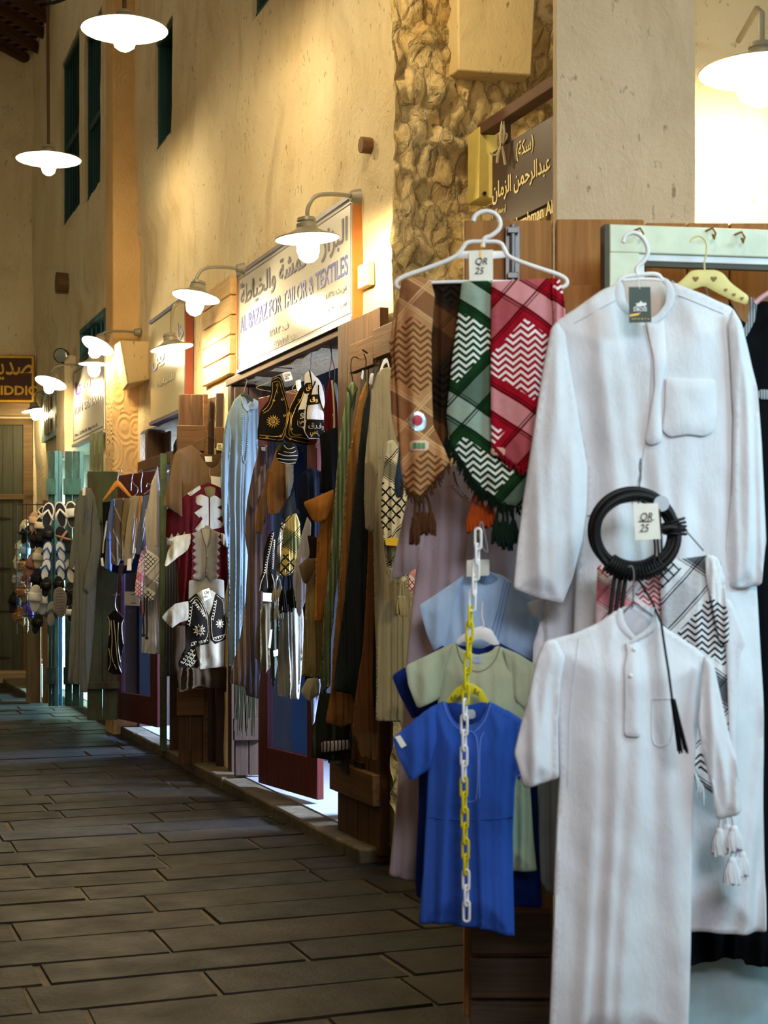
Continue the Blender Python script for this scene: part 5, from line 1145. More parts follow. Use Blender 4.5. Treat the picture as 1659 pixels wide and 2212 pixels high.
SL = [
 ('black sandal with a white rim and white thong straps, top left of the middle column', 103, 1114, 58, 8, '#e8e8ea', '#1c2433', '#f0f0f2', 'v', 12.0),
 ('black sandal with a white rim and white thong straps, top right of the middle column', 132, 1112, 58, -10, '#e8e8ea', '#1c2433', '#f0f0f2', 'v', 12.0),
 ('plain black slide sandal, left of the second row in the middle column', 103, 1158, 50, 4, '#12161e', '#1a2230', '#0e1218', 'slide', 11.95),
 ('black sandal with two brown and white stripes, right of the second row', 139, 1166, 62, -24, '#14161c', '#1b1e26', '#9a7c66', 'cross', 11.95),
 ('white-bedded sandal with blue thong straps, left of the third row', 102, 1193, 48, 8, '#3d62a0', '#dfe6f0', '#2c4f92', 'v', 11.9),
 ('white-bedded sandal with blue thong straps, right of the third row', 132, 1192, 48, -12, '#3d62a0', '#d9e2ee', '#2c4f92', 'v', 11.9),
 ('white-bedded sandal with dark blue straps, left of the fourth row', 99, 1231, 50, 10, '#30569a', '#e4ebf4', '#24468a', 'v', 11.85),
 ('white-bedded sandal with dark blue straps, right of the fourth row', 131, 1232, 50, -10, '#30569a', '#e4ebf4', '#24468a', 'v', 11.85),
 ('black slide with a light letter mark, left of the fifth row', 99, 1268, 44, 6, '#101216', '#16181e', '#0d0f13', 'slide', 11.8, 'A', '#c8ccd4'),
 ('black slide with a light letter mark, right of the fifth row', 128, 1266, 44, -8, '#101216', '#16181e', '#0d0f13', 'slide', 11.8, 'C', '#c8ccd4'),
 ('grey-brown sandal turned to show its ribbed rubber sole', 130, 1301, 66, -4, '#8d857b', '#7b736a', '#000000', 'sole', 11.6),
 ('blue-edged flip-flop with a beige patterned bed, lowest of the middle column', 112, 1326, 56, 6, '#6f9cc4', '#a39e8c', '#4c5a70', 'v', 11.7),
 ('black sandal with a broad white toe, top of the right column', 155, 1112, 60, -6, '#e9ebee', '#3a3532', '#d6d8da', 'slide', 12.1),
 ('pale sandal with a dark dot beside the grey robe', 152, 1235, 56, -14, '#cfd0d4', '#e3dfdc', '#1b1b1d', 'v', 12.0),
 ('black buckled sandal in the right column above the white-toed one', 152, 1283, 54, 4, '#131416', '#1b1c20', '#2a2a2c', 'cross', 12.0),
 ('white-toed dark sneaker sandal, lowest in the right column', 152, 1325, 40, 2, '#eef2f4', '#20242c', '#e8ecf0', 'slide', 12.0),
 ('beige slide sandal, left of the cream and black one', 73, 1127, 46, 8, '#c9a98c', '#bf9f84', '#c9a98c', 'slide', 12.3),
 ('cream slide with black bands, top of the left column', 90, 1116, 46, 10, '#e6dcc0', '#1a1816', '#e6dcc0', 'cross', 12.3),
 ('cream slide with a broad cream strap, second in the left column', 86, 1138, 46, 6, '#e6dcc0', '#1a1816', '#e9dfc4', 'slide', 12.25),
 ('black slide with a white letter mark, third in the left column', 86, 1168, 46, 5, '#171615', '#201f1e', '#151413', 'slide', 12.2, 'C', '#e0ddd4'),
 ('dark slide edge behind the black letter slide', 74, 1166, 44, 12, '#b99a80', '#1f1d1c', '#1a1918', 'slide', 12.3),
 ('cream slide with a black letter mark, middle of the left column', 83, 1206, 48, 6, '#e4d4ae', '#d9c8a0', '#efe8d4', 'slide', 12.15, 'C', '#1a1a1a'),
 ('cream sandal behind the cream letter slide', 91, 1198, 46, -8, '#dccaa0', '#cfbd94', '#e4dcc4', 'v', 12.25),
 ('dusty pink slide left of the cream letter slide', 68, 1222, 50, 14, '#a98c7c', '#9a6a62', '#8c5a54', 'slide', 12.2),
 ('black slide with a white letter mark low in the left column', 80, 1254, 54, 6, '#15171a', '#1d1f23', '#121316', 'slide', 12.1, 'C', '#d8dade'),
 ('thick white puffy clog, left one of the white pair', 76, 1293, 60, 4, '#e9e6da', '#dedccf', '#f2f0e8', 'slide', 12.0),
 ('thick white puffy clog, right one of the white pair', 89, 1300, 56, -4, '#dfe4ea', '#cfd6de', '#e6ebf2', 'slide', 12.1),
 ('black slide hanging lowest below the white clogs', 80, 1347, 46, 14, '#15171a', '#1d2026', '#121418', 'slide', 12.1),
 ('cream-soled sandal at the top left of the bunch', 51, 1138, 34, 20, '#d8c89c', '#cfbf94', '#d8c89c', 'v', 12.7),
 ('black fluffy slide next to the top left cream sole', 58, 1155, 44, 24, '#17140f', '#1a1713', '#0f0d0b', 'fur', 12.6),
 ('cream sole sandal in the second row at far left', 42, 1184, 36, 14, '#d6c698', '#c9b98e', '#d6c698', 'slide', 12.7),
 ('see-through bluish strapped sandal at far left', 54, 1192, 44, 10, '#7e90a0', '#6d8296', '#9fc0dc', 'slide', 12.6),
 ('cream sole sandal in the third row at far left', 37, 1212, 34, 12, '#cdbb8c', '#c2b084', '#cdbb8c', 'v', 12.7),
 ('light brown fur slide in the third row at far left', 52, 1224, 42, -8, '#6a4628', '#a87848', '#b98a58', 'fur', 12.6),
 ('grey fur slide in the fourth row at far left', 42, 1254, 44, 10, '#8c8070', '#a39c90', '#b8b2a8', 'fur', 12.6),
 ('dusty rose slide beside the grey fur one', 60, 1252, 42, -6, '#8a5a50', '#a06a60', '#9a6058', 'slide', 12.55),
 ('black slide with a small white mark at the left edge of the bunch', 32, 1300, 54, 14, '#0f0e0d', '#161412', '#0c0b0a', 'slide', 12.6),
 ('golden brown fur slide above the purple one', 50, 1282, 44, -10, '#7a5028', '#b07c44', '#b98448', 'fur', 12.5),
 ('purple glitter slide at the lower left', 62, 1316, 42, -18, '#4a3a7a', '#6a50b0', '#7c60c8', 'slide', 12.5),
 ('golden brown fur slide lowest at the left', 44, 1332, 44, -12, '#7a5028', '#a87440', '#b07c44', 'fur', 12.5),
 ('light brown strap sandal beneath the lowest fur slide', 54, 1350, 36, -6, '#8a623c', '#9a7048', '#7a5430', 'cross', 12.55)]
for s_ in SL:
    a = list(s_); mk = a[10:12]; a = a[:10]
    slipper(a[0], a[1], a[2], a[3], a[4], a[5], a[6], a[7], a[8], a[9], mark=mk[0] if mk else None, markc=mk[1] if mk else None, wr=.46)
rk = Fr(100, 12.45, 0, 1380)
rm = M()
for px in (36, 58, 80, 104, 130, 152): rm.tube([(rk.x(px), 0, rk.z(px, 1370)), (rk.x(px), 0, rk.z(px, 1085))], .004, 5)
for py in (1090, 1150, 1210, 1270, 1330): rm.tube([(rk.x(34), 0, rk.z(60, py)), (rk.x(154), 0, rk.z(60, py))], .004, 5)
tag(obj('sandal_rack', rm, IRON, fr=rk), 'wire grid rack on which the sandals hang', 'rack')
bx_ = Fr(72, 13.6, 12); bx_.z0 = 0
tag(obj('storage_box', M().box(0, bx_.x(92), 0, .3, .06, bx_.z(80, 1437)), plain('grey_card', '#8f8c84', .8), fr=bx_, bev=.004), 'grey cardboard box standing on the kerb below the sandals', 'box')
rs = Fr(80, 13.5, 0, 1436); t = thing('shoe', 'dark red strapped shoe lying on the grey box', 'shoe', rs)
obj('shoe_upper', M().ball((0, .0, .03), .04, 8, 0, (2.0, 1, .7)), plain('red_leather', '#5e1a1c', .5), t); obj('shoe_sole', M().box(-.09, .09, -.035, .035, -.005, .006), plain('pale_sole', '#c8bfae'), t, bev=.003)
po = Fr(92, 13.0, 10); po.z0 = 0
tag(obj('door_post', M().box(0, po.x(105), 0, .1, .06, po.z(98, 1080)), wood('orange_wood', '#8a5228', '#6e3c1a', 'z'), fr=po, bev=.005), 'orange-brown wooden post left of the teal door leaf', 'post')
tag(obj('door_post', M().box(-.14, -.02, .05, .15, .06, po.z(98, 1120)), wood('brown_wood', '#8a6238', '#6b4524', 'z'), fr=po, bev=.005), 'brown plank post behind the left part of the sandals', 'post')

# ------------------------------------------------------------------ foreground: hanging headscarves
FW = .012
def coathanger(label, fr, lines, r, mat, plates=(), nm='coat_hanger'):
    t = thing(nm, label, 'hanger', fr)
    for nme, l, rr in lines: obj(nme, wire(None, fr, P(l), rr, 0, n=10), mat, t)
    for q in plates: puff('hanger_plate', fr, P(q), mat, parent=t, thick=.003, r=.006, d=.0, k=.1)
    return t
hf = Fr(1040, 3.52, 0, 620)
t = coathanger('white plastic hanger carrying four checked headscarves', hf, [('hanger_hook', '1022,478 1026,464 1048,454 1074,462 1084,490 1062,510 1044,514 1043,534', .0052),
    ('hanger_arm', '1046,522 1082,522 1090,540 1098,556 1160,578 1218,596 1228,612 1212,624 1200,610', .0050), ('hanger_arm', '1046,522 1008,522 1000,536 984,556 930,577 866,598 852,612 862,626 880,612', .0050), ('hanger_bar', '876,612 1040,607 1200,611', .004)],
    0, WHITEP, ('990,542 1090,542 1096,556 1040,561 984,557',))
tg = (hf, t, None)
price(tg, 'white price card reading QR 25', '1012,544 1064,542 1064,608 1013,609', 'QR\n25', d=-.012)
obj('tag_string', wire(None, hf, P('1040,520 1038,545 1041,562 1036,548 1042,524'), .0012, 0, d=-.014), GOLD, t)
KT = keffiyeh('tan_scarf', '#b98558', '#6a4426', '#8a5c3c', '#caa070', .23, ox=.31, oz=.02, zf=25, net=False)
KBR = keffiyeh('dark_brown_scarf', '#241a12', '#0c0a08', '#5a3a20', '#3c2814', .22, ox=.1, zf=22)
KG = keffiyeh('green_scarf', '#16381c', '#e8ece6', '#93a698', '#0c1e10', .235, ox=.03, oz=-.07, zf=25, net=False)
KRD = keffiyeh('crimson_scarf', '#a01024', '#f2ecec', '#cf8e94', '#4a0810', .235, ox=-.05, oz=.05, zf=25, net=False)
g = G('scarf', 'tan headscarf with brown pattern, leftmost on the white hanger', 'scarf', 3.50, '868,606 882,600 905,598 930,602 940,640 932,730 933,840 936,920 950,950 974,998 940,1038 905,1076 884,1066 868,1030 862,960 858,860 850,760 856,690 862,640', KT, ang=0, group='headscarves on the white hanger', nf=2, amp=.008, thick=.022, r=.03, seed=3)
sleeve(g, '862,640 858,700 850,760 858,860 864,960 856,950 846,900 842,830 846,780 840,740 850,690 856,650', KT, d=.01, name='back_fold', thick=.01)
obj('tassel', bunch(g[0], 912, 1068, 105, 4, 13, .012, 2, 0), fabric('#4a2c1a'), g[1])
obj('fringe', many([fringe(g[0], g[2], '866,1040 884,1067 906,1077 940,1040 974,1000', .018, 1, step=.004)]), fabric('#4a2c1a'), g[1])
o_, s_ = part(g, 'round_sticker', ' '.join('%.1f,%.1f' % (902 + 19 * math.cos(a), 912 + 21 * math.sin(a)) for a in [2 * math.pi * k / 20 for k in range(20)]), plain('silver_foil', '#c8d4e0', .25, .5), 'silver sticker', thick=.001, k=0)
part(g, 'sticker_centre', ' '.join('%.1f,%.1f' % (902 + 11 * math.cos(a), 909 + 12 * math.sin(a)) for a in [2 * math.pi * k / 14 for k in range(14)]), plain('red_foil', '#b01828', .4), thick=.001, k=0, d=-.003)
cord(g, 'sticker_emblem', ['896,902 902,910 908,904 904,916 894,920', '890,926 902,930 914,926'], .0016, WHITEP)
part(g, 'cloth_label', '884,954 926,952 926,974 884,976', plain('pink_label', '#e6b8a0', .6), 'small pinkish label', thick=.001)
text('label_lettering', 'III', (g[0].x(892), g[0].x(918), g[0].z(905, 970), g[0].z(905, 958)), -.004, plain('label_green', '#3a8a50'), g[1], .05, S=g[2])
g = G('scarf', 'dark brown and black headscarf, second on the white hanger', 'scarf', 3.53, '930,610 998,608 996,650 990,760 980,860 968,940 975,1000 950,970 934,935 928,840 926,700', KBR, ang=0, group='headscarves on the white hanger', nf=2, amp=.01, thick=.016, r=.03)
obj('tassel', bunch(g[0], 1038, 1055, 92, 4, 11, .014, 8, .02, 9), fabric('#a8481c'), g[1])
g = G('scarf', 'dark green headscarf with white feather pattern, third on the white hanger', 'scarf', 3.505, '998,608 1066,606 1066,700 1066,930 1070,985 1110,1000 1150,1010 1148,1060 1116,1096 1080,1092 1030,1054 1000,1010 972,965 964,900 975,790 988,690', KG, ang=0, group='headscarves on the white hanger', nf=2, amp=.008, thick=.02, r=.03, seed=5)
obj('fringe', many([fringe(g[0], g[2], '966,950 1000,1006 1030,1052 1080,1090 1116,1096 1150,1058', .022, 4, step=.0025), fringe(g[0], g[2], '964,945 998,1000 1028,1046 1078,1084', .02, 9, step=.003)]), fabric('#101c14'), g[1])
obj('tassel', bunch(g[0], 1092, 1085, 108, 4, 12, .012, 4, 0), fabric('#12241c'), g[1])
g = G('scarf', 'crimson headscarf with white feather pattern, rightmost on the white hanger', 'scarf', 3.49, '1062,608 1200,600 1212,620 1222,680 1200,760 1182,830 1170,900 1160,960 1155,1000 1140,1022 1112,1006 1085,985 1062,984 1060,900 1060,760', KRD, ang=0, group='headscarves on the white hanger', nf=2, amp=.008, thick=.02, r=.03, seed=7)
sleeve(g, '1188,602 1208,600 1218,640 1224,700 1204,745 1196,700 1194,650', KRD, d=-.02, name='rolled_corner', thick=.012)
obj('fringe', fringe(g[0], g[2], '1062,960 1085,985 1112,1005 1140,1022', .012, 6, step=.004, r=.003), fabric('#8a0c24'), g[1])
part(g, 'cloth_label', '1060,966 1092,968 1090,986 1060,984', plain('pink_label', '#e6b8a0', .6), thick=.001)
# ---- lilac robe
LIL = fabric('#b7a4ac')
g = G('robe', 'long lilac-grey robe hanging behind the headscarves and child shirts', 'robe', 3.78, '905,1035 960,1010 1030,990 1100,1000 1180,1040 1185,1300 1188,1600 1195,1880 1050,1905 905,1908 882,1902 840,1893 852,1780 866,1600 878,1420 890,1300 903,1200 900,1120', LIL, ang=0, nf=7, amp=.016, thick=.03, r=.05, seed=21)
sleeve(g, '900,1040 882,1060 866,1140 845,1242 850,1251 872,1246 900,1226 916,1180 924,1100', LIL, d=-.02)
cord(g, 'braided_placket', [curls((1006, 1230), (1020, 1090), 16, 4), curls((975, 1045), (1015, 1085), 7, 4), '1000,1300 1012,1150 1018,1100', '1026,1300 1036,1150 1036,1100'], .0022, fabric('#b8a8ac'))
cord(g, 'neck_cord', ['980,1020 986,1050 1010,1080 1030,1088'], .0016, INK)
# ---- child shirts
SKY = fabric('#b2cff2', name='pale_blue_cotton')
g = G('shirt', 'pale blue child shirt hanging above the sage one', 'shirt', 3.66, '1022,1238 1055,1234 1085,1242 1108,1258 1140,1285 1166,1300 1170,1420 1160,1430 1040,1440 950,1440 945,1400 960,1310 985,1262', SKY, ang=0, nf=5, amp=.012, thick=.02, r=.03, seed=22)
sleeve(g, '1006,1240 985,1290 965,1380 960,1400 937,1406 922,1370 905,1308 950,1278', SKY, d=-.012)
cord(g, 'pleats', ['1096,1256 1080,1320 1060,1400', '1102,1258 1088,1320 1070,1400', '1090,1252 1074,1320 1052,1390'], .0014, fabric('#86a8d4'))
part(g, 'neck_lining', '1024,1240 1056,1236 1078,1250 1060,1262 1040,1262', fabric('#7f9cc4'))
fr = Fr(1035, 3.6, 0, 1246); tag(puff('price_card', fr, P('1008,1210 1057,1208 1057,1243 1008,1246'), PAPER, thick=.001, r=.003, k=.05)[0], 'blank white card hanging above the pale blue child shirt', 'card')
NAVY = fabric('#14286a')
g = G('shirt', 'dark navy child robe behind the sage one', 'robe', 3.60, '985,1392 1040,1402 1074,1386 1120,1410 1158,1432 1165,1600 1160,1700 1166,1850 1172,1962 1100,1958 1000,1950 900,1938 897,1900 904,1740 905,1600 900,1500', NAVY, ang=0, nf=5, amp=.01, thick=.02, r=.03)
sleeve(g, '960,1392 900,1428 860,1450 846,1460 862,1500 891,1554 930,1530', NAVY, d=.0)
SAGE = fabric('#b2bca0')
g = G('shirt', 'sage green child robe with short sleeves behind the bright blue one', 'robe', 3.53, '984,1386 992,1400 1030,1415 1060,1408 1074,1393 1110,1410 1148,1432 1152,1520 1138,1600 1145,1700 1152,1800 1160,1884 1104,1882 1000,1870 940,1700 945,1560 946,1510 938,1440', SAGE, ang=0, nf=5, amp=.01, thick=.02, r=.03, seed=24)
sleeve(g, '980,1388 930,1412 876,1438 882,1480 902,1531 948,1510 962,1440', SAGE, d=-.015)
sleeve(g, '1085,1398 1120,1412 1160,1438 1156,1500 1138,1536 1112,1510', SAGE, d=-.015)
cord(g, 'neck_seam', ['986,1390 992,1420 1010,1445 1034,1452 1058,1440 1072,1420 1080,1396'], .0015, fabric('#8a9478'))
part(g, 'neck_label', '1020,1418 1040,1418 1042,1432 1020,1432', plain('pale_blue_print', '#a9b8d0', .8), thick=.0008)
wf = Fr(1035, 3.55, 0, 1400)
t = coathanger('white hanger with a wire hook inside the sage child robe', wf, [('hanger_hook', '1042,1300 1040,1330 1046,1350 1040,1362', .002)], 0, WHITEP, ('1018,1358 1040,1352 1062,1360 1080,1392 1066,1394 1040,1380 1000,1386 984,1392 990,1378',))
ROY = fabric('#2f52a8', name='royal_blue_cotton')
g = G('shirt', 'bright blue child robe with a round neck in front', 'robe', 3.43, '962,1512 972,1540 985,1562 1004,1572 1028,1564 1042,1545 1054,1514 1080,1526 1124,1553 1122,1640 1112,1700 1108,1800 1109,1900 1112,2027 1080,2018 1052,2009 960,1996 904,1996 912,1900 920,1760 924,1670 926,1600 924,1530', ROY, ang=0, nf=5, amp=.011, thick=.024, r=.03, seed=25, k=.15)
sleeve(g, '940,1522 920,1534 884,1564 847,1596 862,1640 886,1688 925,1664 944,1600', ROY, d=-.014)
sleeve(g, '1090,1530 1126,1553 1150,1600 1140,1660 1120,1690 1104,1620', ROY, d=.004)
part(g, 'neck_lining', '963,1513 1008,1524 1053,1514 1044,1545 1028,1563 1004,1570 984,1560 972,1540', fabric('#22408e'), base=False, d=.03, thick=.006)
cord(g, 'neck_seam', ['957,1514 966,1545 982,1570 1004,1580 1022,1578 1032,1600 1030,1720 1020,1730 1006,1728', '1060,1516 1050,1550 1036,1570 1024,1580', '1044,1580 1034,1600 1034,1720'], .0012, fabric('#6d88d4'))
part(g, 'neck_label', '1000,1534 1026,1532 1028,1552 1002,1554', plain('cloth_label', '#a9b0bc', .8), thick=.0008, base=False, d=.018)
o_ = price(g, 'white label on the sleeve hem', '853,1590 864,1586 878,1608 867,1614', '', d=-.018, name='sleeve_label')
cord(g, 'crease', ['922,1764 1000,1768 1108,1764'], .0014, ROY)
yf = Fr(1010, 3.46, 0, 1530)
YL = plain('yellow_plastic', '#d8c818', .45)
t = coathanger('yellow plastic hanger with pen writing inside the bright blue child robe', yf, [('hanger_hook', '1010,1480 1010,1450 1020,1440', .002)], 0, YL, ('962,1516 985,1486 1005,1476 1022,1476 1042,1490 1056,1516 1044,1520 1030,1502 1010,1496 992,1502 974,1524',))
text('pen_writing', 'S4L', (yf.x(974), yf.x(992), yf.z(990, 1512), yf.z(990, 1500)), -.007, INK, t, rot=.5); text('pen_writing', '5c', (yf.x(1022), yf.x(1036), yf.z(1030, 1500), yf.z(1030, 1488)), -.007, INK, t, rot=-.3)
# ---- chain
chf = Fr(1008, 3.33, 0, 1985); t = thing('plastic_chain', 'hanging plastic chain of white and yellow links before the blue child robe', 'chain', chf)
path = P('1034,1138 1031,1200 1024,1270 1016,1330 1013,1400 1008,1460 1003,1560 1002,1700 1006,1850 1008,1985')
def along(y):
    for (x0, y0), (x1, y1) in zip(path, path[1:]):
        if y0 <= y <= y1: return x0 + (x1 - x0) * (y - y0) / (y1 - y0)
    return path[-1][0]
y = 1142; i = 0; pitch = 33.5
while y < 1950:
    cy = y + 22; px = along(cy); x, z = chf.loc(px, cy); hl, hw = .0158, .0068; rot = i % 2
    pts_ = []
    for k in range(25):
        a = 2 * math.pi * k / 24; c_, s_ = math.cos(a), math.sin(a); u = hw * c_; v = (hl if s_ > 0 else -hl) * (1 if abs(s_) > .05 else 0) + hw * s_
        if rot: u2, w2 = u * .5, u * .86
        else: u2, w2 = u * .95, -u * .3
        pts_.append((x + u2, w2, z + v))
    colr = YL if (1320 < cy < 1505 or 1688 < cy < 1872) else WHITEP
    obj('chain_link', M().tube(pts_, .0030, 7, cap=False), colr, t); y += pitch; i += 1
tag(wire('steel_wire', chf, P('1034,1146 1040,1120 1046,1150 1056,1200 1040,1180 1034,1150'), .0018, STEEL), 'thin steel wire loop from which the plastic chain hangs', 'wire')
# ---- grey robe strip right of the navy one, lower robes
g = G('robe', 'grey-white robe edge between the navy and the white child robe', 'robe', 3.55, '1170,1400 1240,1400 1240,1935 1206,1932 1188,1934 1168,1905 1164,1800', fabric('#8f969c'), ang=0, nf=2, amp=.01)
# ---- black robe at right
BK = fabric('#0d0e12', name='black_crepe')
g = G('robe', 'long black robe with silver neck trim at the right edge', 'robe', 3.66, '1575,648 1600,690 1615,700 1630,680 1636,650 1750,655 1760,2070 1700,2100 1655,2089 1610,2086 1606,2072 1560,2070 1530,2080 1488,2086 1490,1700 1500,1000 1560,760', BK, ang=0, nf=6, amp=.014, thick=.02, r=.03, seed=31)
part(g, 'silver_trim', '1619,640 1636,648 1632,690 1616,722 1600,740 1597,722 1612,700 1620,670', fabric('#5c6168', '#aab0b8', 160, .5), 'silver patterned trim', base=False, d=-.03)
part(g, 'silver_trim', '1634,843 1760,848 1760,866 1634,864', fabric('#5c6168', '#aab0b8', 160, .5), 'silver patterned trim', d=-.004)
YP = plain('pale_yellow_plastic', '#e2d48c', .45)
yh = Fr(1535, 3.62, 0, 660)
t = coathanger('pale yellow plastic hanger with heart cut-outs at the right', yh, [('hanger_hook', '1491,523 1496,513 1512,508 1527,522 1526,550 1521,566 1522,586', .0022)], 0, YP)
puff('hanger_plate', yh, P('1456,617 1472,606 1491,586 1504,583 1546,583 1562,590 1580,612 1618,640 1614,659 1582,649 1548,632 1521,617 1500,624 1474,632'), YP, parent=t, thick=.004, r=.004, k=.2)
obj('hanger_bar', wire(None, yh, P('1521,588 1530,650 1540,650'), .0008, 0, d=.002), STEEL, t)
HB = plain('heart_shadow', '#8a6a3c', .7)
for hx, hy, s_ in ((1502, 603, 7), (1541, 603, 7), (1476, 623, 3.5), (1567, 627, 4), (1585, 637, 4), (1602, 645, 4)):
    q = []
    for k in range(16):
        a = 2 * math.pi * k / 16; q.append(yh.loc(hx + s_ * math.sin(a) ** 3, hy - s_ * (.81 * math.cos(a) - .31 * math.cos(2 * a) - .12 * math.cos(3 * a))))
    obj('heart_cutout', M().prism(q, -.0052, -.0038), HB, t, smooth=False)
tag(wire('coat_hanger', Fr(1650, 3.6, 0, 655), P('1630,656 1648,640 1680,622 1700,606'), .006, plain('pink_plastic', '#d8a8b0')), 'end of a pink plastic hanger at the right edge', 'hanger')

# ---- white adult robe
g = G('robe', 'large white adult robe with stand collar and chest pocket', 'robe', 3.47, '1335,612 1300,626 1240,668 1200,694 1192,708 1210,780 1240,900 1264,1010 1262,1120 1246,1190 1238,1400 1230,1700 1225,2010 1400,2014 1495,2018 1530,2014 1600,2020 1656,2016 1654,1800 1648,1500 1638,1300 1628,1180 1618,1000 1604,820 1602,700 1580,664 1520,636 1462,614 1450,604 1444,650 1425,682 1396,700 1368,680 1345,650',
      WHITE, ang=0, nf=3.4, amp=.02, thick=.035, r=.05, seed=41, k=.15)
sleeve(g, '1204,694 1190,708 1172,800 1152,930 1130,1080 1116,1190 1108,1272 1150,1290 1216,1306 1236,1250 1258,1170 1268,1100 1270,1010 1250,900 1232,800 1222,720', WHITE, d=-.035, amp=.008, nf=2, thick=.028)
sleeve(g, '1582,664 1602,698 1618,760 1636,840 1646,960 1656,1170 1652,1200 1644,1264 1600,1272 1568,1268 1566,1180 1580,1060 1584,900 1578,780 1572,700', WHITE, d=-.03, amp=.008, nf=2, thick=.028)
part(g, 'neck_lining', '1338,606 1390,600 1440,600 1444,640 1430,676 1398,698 1366,680 1346,650', fabric('#d4c9c2'), base=False, d=.03, thick=.004)
part(g, 'stand_collar', '1338,602 1326,622 1320,645 1326,664 1350,684 1394,702 1392,690 1366,672 1352,650 1348,620', WHITE, d=-.006, thick=.006, base=False)
part(g, 'stand_collar', '1432,598 1448,606 1459,630 1456,656 1436,684 1412,700 1394,703 1396,692 1420,680 1438,655 1440,625', WHITE, d=-.012, thick=.006, base=False)
part(g, 'placket', '1394,698 1418,700 1432,690 1434,780 1420,870 1424,930 1424,958 1400,966 1388,956 1398,900 1408,840 1406,780', WHITE, d=-.004, thick=.008, r=.012)
part(g, 'chest_pocket', '1432,819 1486,822 1541,822 1543,900 1536,936 1516,946 1480,942 1440,948 1424,934 1430,880', WHITE, d=-.003, thick=.007, r=.012)
cord(g, 'seam', ['1434,858 1486,862 1541,860', '1240,700 1330,650', '1462,640 1560,680', '1398,700 1402,780 1400,860 1392,940 1380,1020 1362,1090'], .0013, fabric('#c9ccd4'))
fr, o, S = g; 
ht = Fr(1383, 3.385, 0, 700); t = thing('swing_tag', 'dark green swing tag with white lettering on the large white robe', 'tag', ht)
obj('tag_card', M().prism([ht.loc(*p) for p in P('1358,620 1405,620 1407,696 1359,697')], -.001, .001), plain('dark_green_card', '#12382a', .35), t, smooth=False)
text('tag_lettering', 'DBOSS', (ht.x(1368), ht.x(1397), ht.z(1383, 673), ht.z(1383, 664)), -.002, WHITEP, t, .02)
text('tag_lettering', 'S P O R T S', (ht.x(1364), ht.x(1402), ht.z(1383, 691), ht.z(1383, 688)), -.002, GOLD, t, .02)
obj('horse_emblem', M().prism([ht.loc(*p) for p in P('1370,664 1376,659 1372,656 1380,655 1384,650 1388,655 1394,654 1397,658 1393,660 1395,664 1389,661 1382,663 1376,662')], -.0025, -.001), WHITEP, t, smooth=False)
obj('gold_streak', M().prism([ht.loc(*p) for p in P('1360,680 1378,677 1384,675 1378,681 1360,684')], -.002, -.001), GOLD, t, smooth=False)
obj('tag_string', wire(None, ht, P('1374,588 1380,600 1378,610 1382,624'), .0012, 0), WHITEP, t)
wh = Fr(1380, 3.5, 0, 640)
t = coathanger('white plastic hanger inside the large white robe', wh, [('hanger_hook', '1346,524 1350,508 1372,500 1394,518 1402,548 1388,568 1374,578 1376,594', .0052), ('hanger_arm', '1378,594 1420,590 1432,606 1470,640 1560,680', .005), ('hanger_arm', '1378,594 1344,598 1334,612 1290,650 1230,690', .005), ('hanger_bar', '1345,606 1400,602 1430,606', .004)], 0, WHITEP)
# ---- second white robe bits
g = G('robe', 'second white robe partly hidden under the left sleeve of the large one', 'robe', 3.56, '1232,1180 1300,1205 1300,1480 1200,1450 1150,1440 1152,1392 1170,1335 1150,1335 1136,1302 1180,1290', WHITE, ang=0, nf=3, amp=.014, thick=.02)
# ---- scarves below the ring
KRW = keffiyeh('red_on_white_scarf', '#f0dede', '#c01c2c', '#d87a84', '#b03040', .17, zf=34, ox=.02); KBW2 = keffiyeh('black_on_white_scarf', '#e9ebf0', '#14161c', '#4c5058', '#1c1e24', .215, zf=28, ox=.075, oz=.035)
g = G('scarf', 'red on white checked scarf behind the black head ropes', 'scarf', 3.37, '1290,1222 1340,1216 1425,1222 1432,1260 1436,1370 1380,1400 1286,1372 1288,1300', KRW, ang=0, nf=2, amp=.008, thick=.014)
g = G('scarf', 'black on white checked scarf hanging right of the black head ropes', 'scarf', 3.35, '1424,1212 1480,1206 1524,1200 1540,1196 1556,1212 1562,1260 1566,1340 1574,1420 1578,1470 1580,1560 1598,1690 1594,1760 1560,1730 1520,1700 1490,1650 1480,1500 1450,1400 1430,1350', KBW2, ang=0, nf=3, amp=.01, thick=.018, seed=5)
sleeve(g, '1523,1202 1534,1196 1552,1206 1564,1240 1568,1300 1576,1360 1572,1396 1556,1392 1544,1340 1532,1280 1524,1240', keffiyeh('zigzag_scarf', '#eceef2', '#14161c', '#eceef2', '#eceef2', 3.0, zf=30, net=False, ox=.9), d=-.02, name='rolled_edge', thick=.016)
obj('fringe', fringe(g[0], g[2], '1488,1640 1500,1670 1520,1704', .035, 11, step=.005), WHITE, g[1])
g = G('scarf', 'plain white scarf with thick white tassels at the lower right', 'scarf', 3.34, '1566,1290 1580,1300 1600,1350 1612,1390 1600,1410 1590,1600 1600,1740 1580,1760 1572,1500 1568,1400', WHITE, ang=0, nf=1, amp=.006, thick=.012)
for a, b, sd in ((1572, 1752, 1), (1590, 1810, 2)): obj('tassel', bunch(g[0], a, b, 95, 3, 14, .017, sd, -.01, 12), WHITE, g[1])
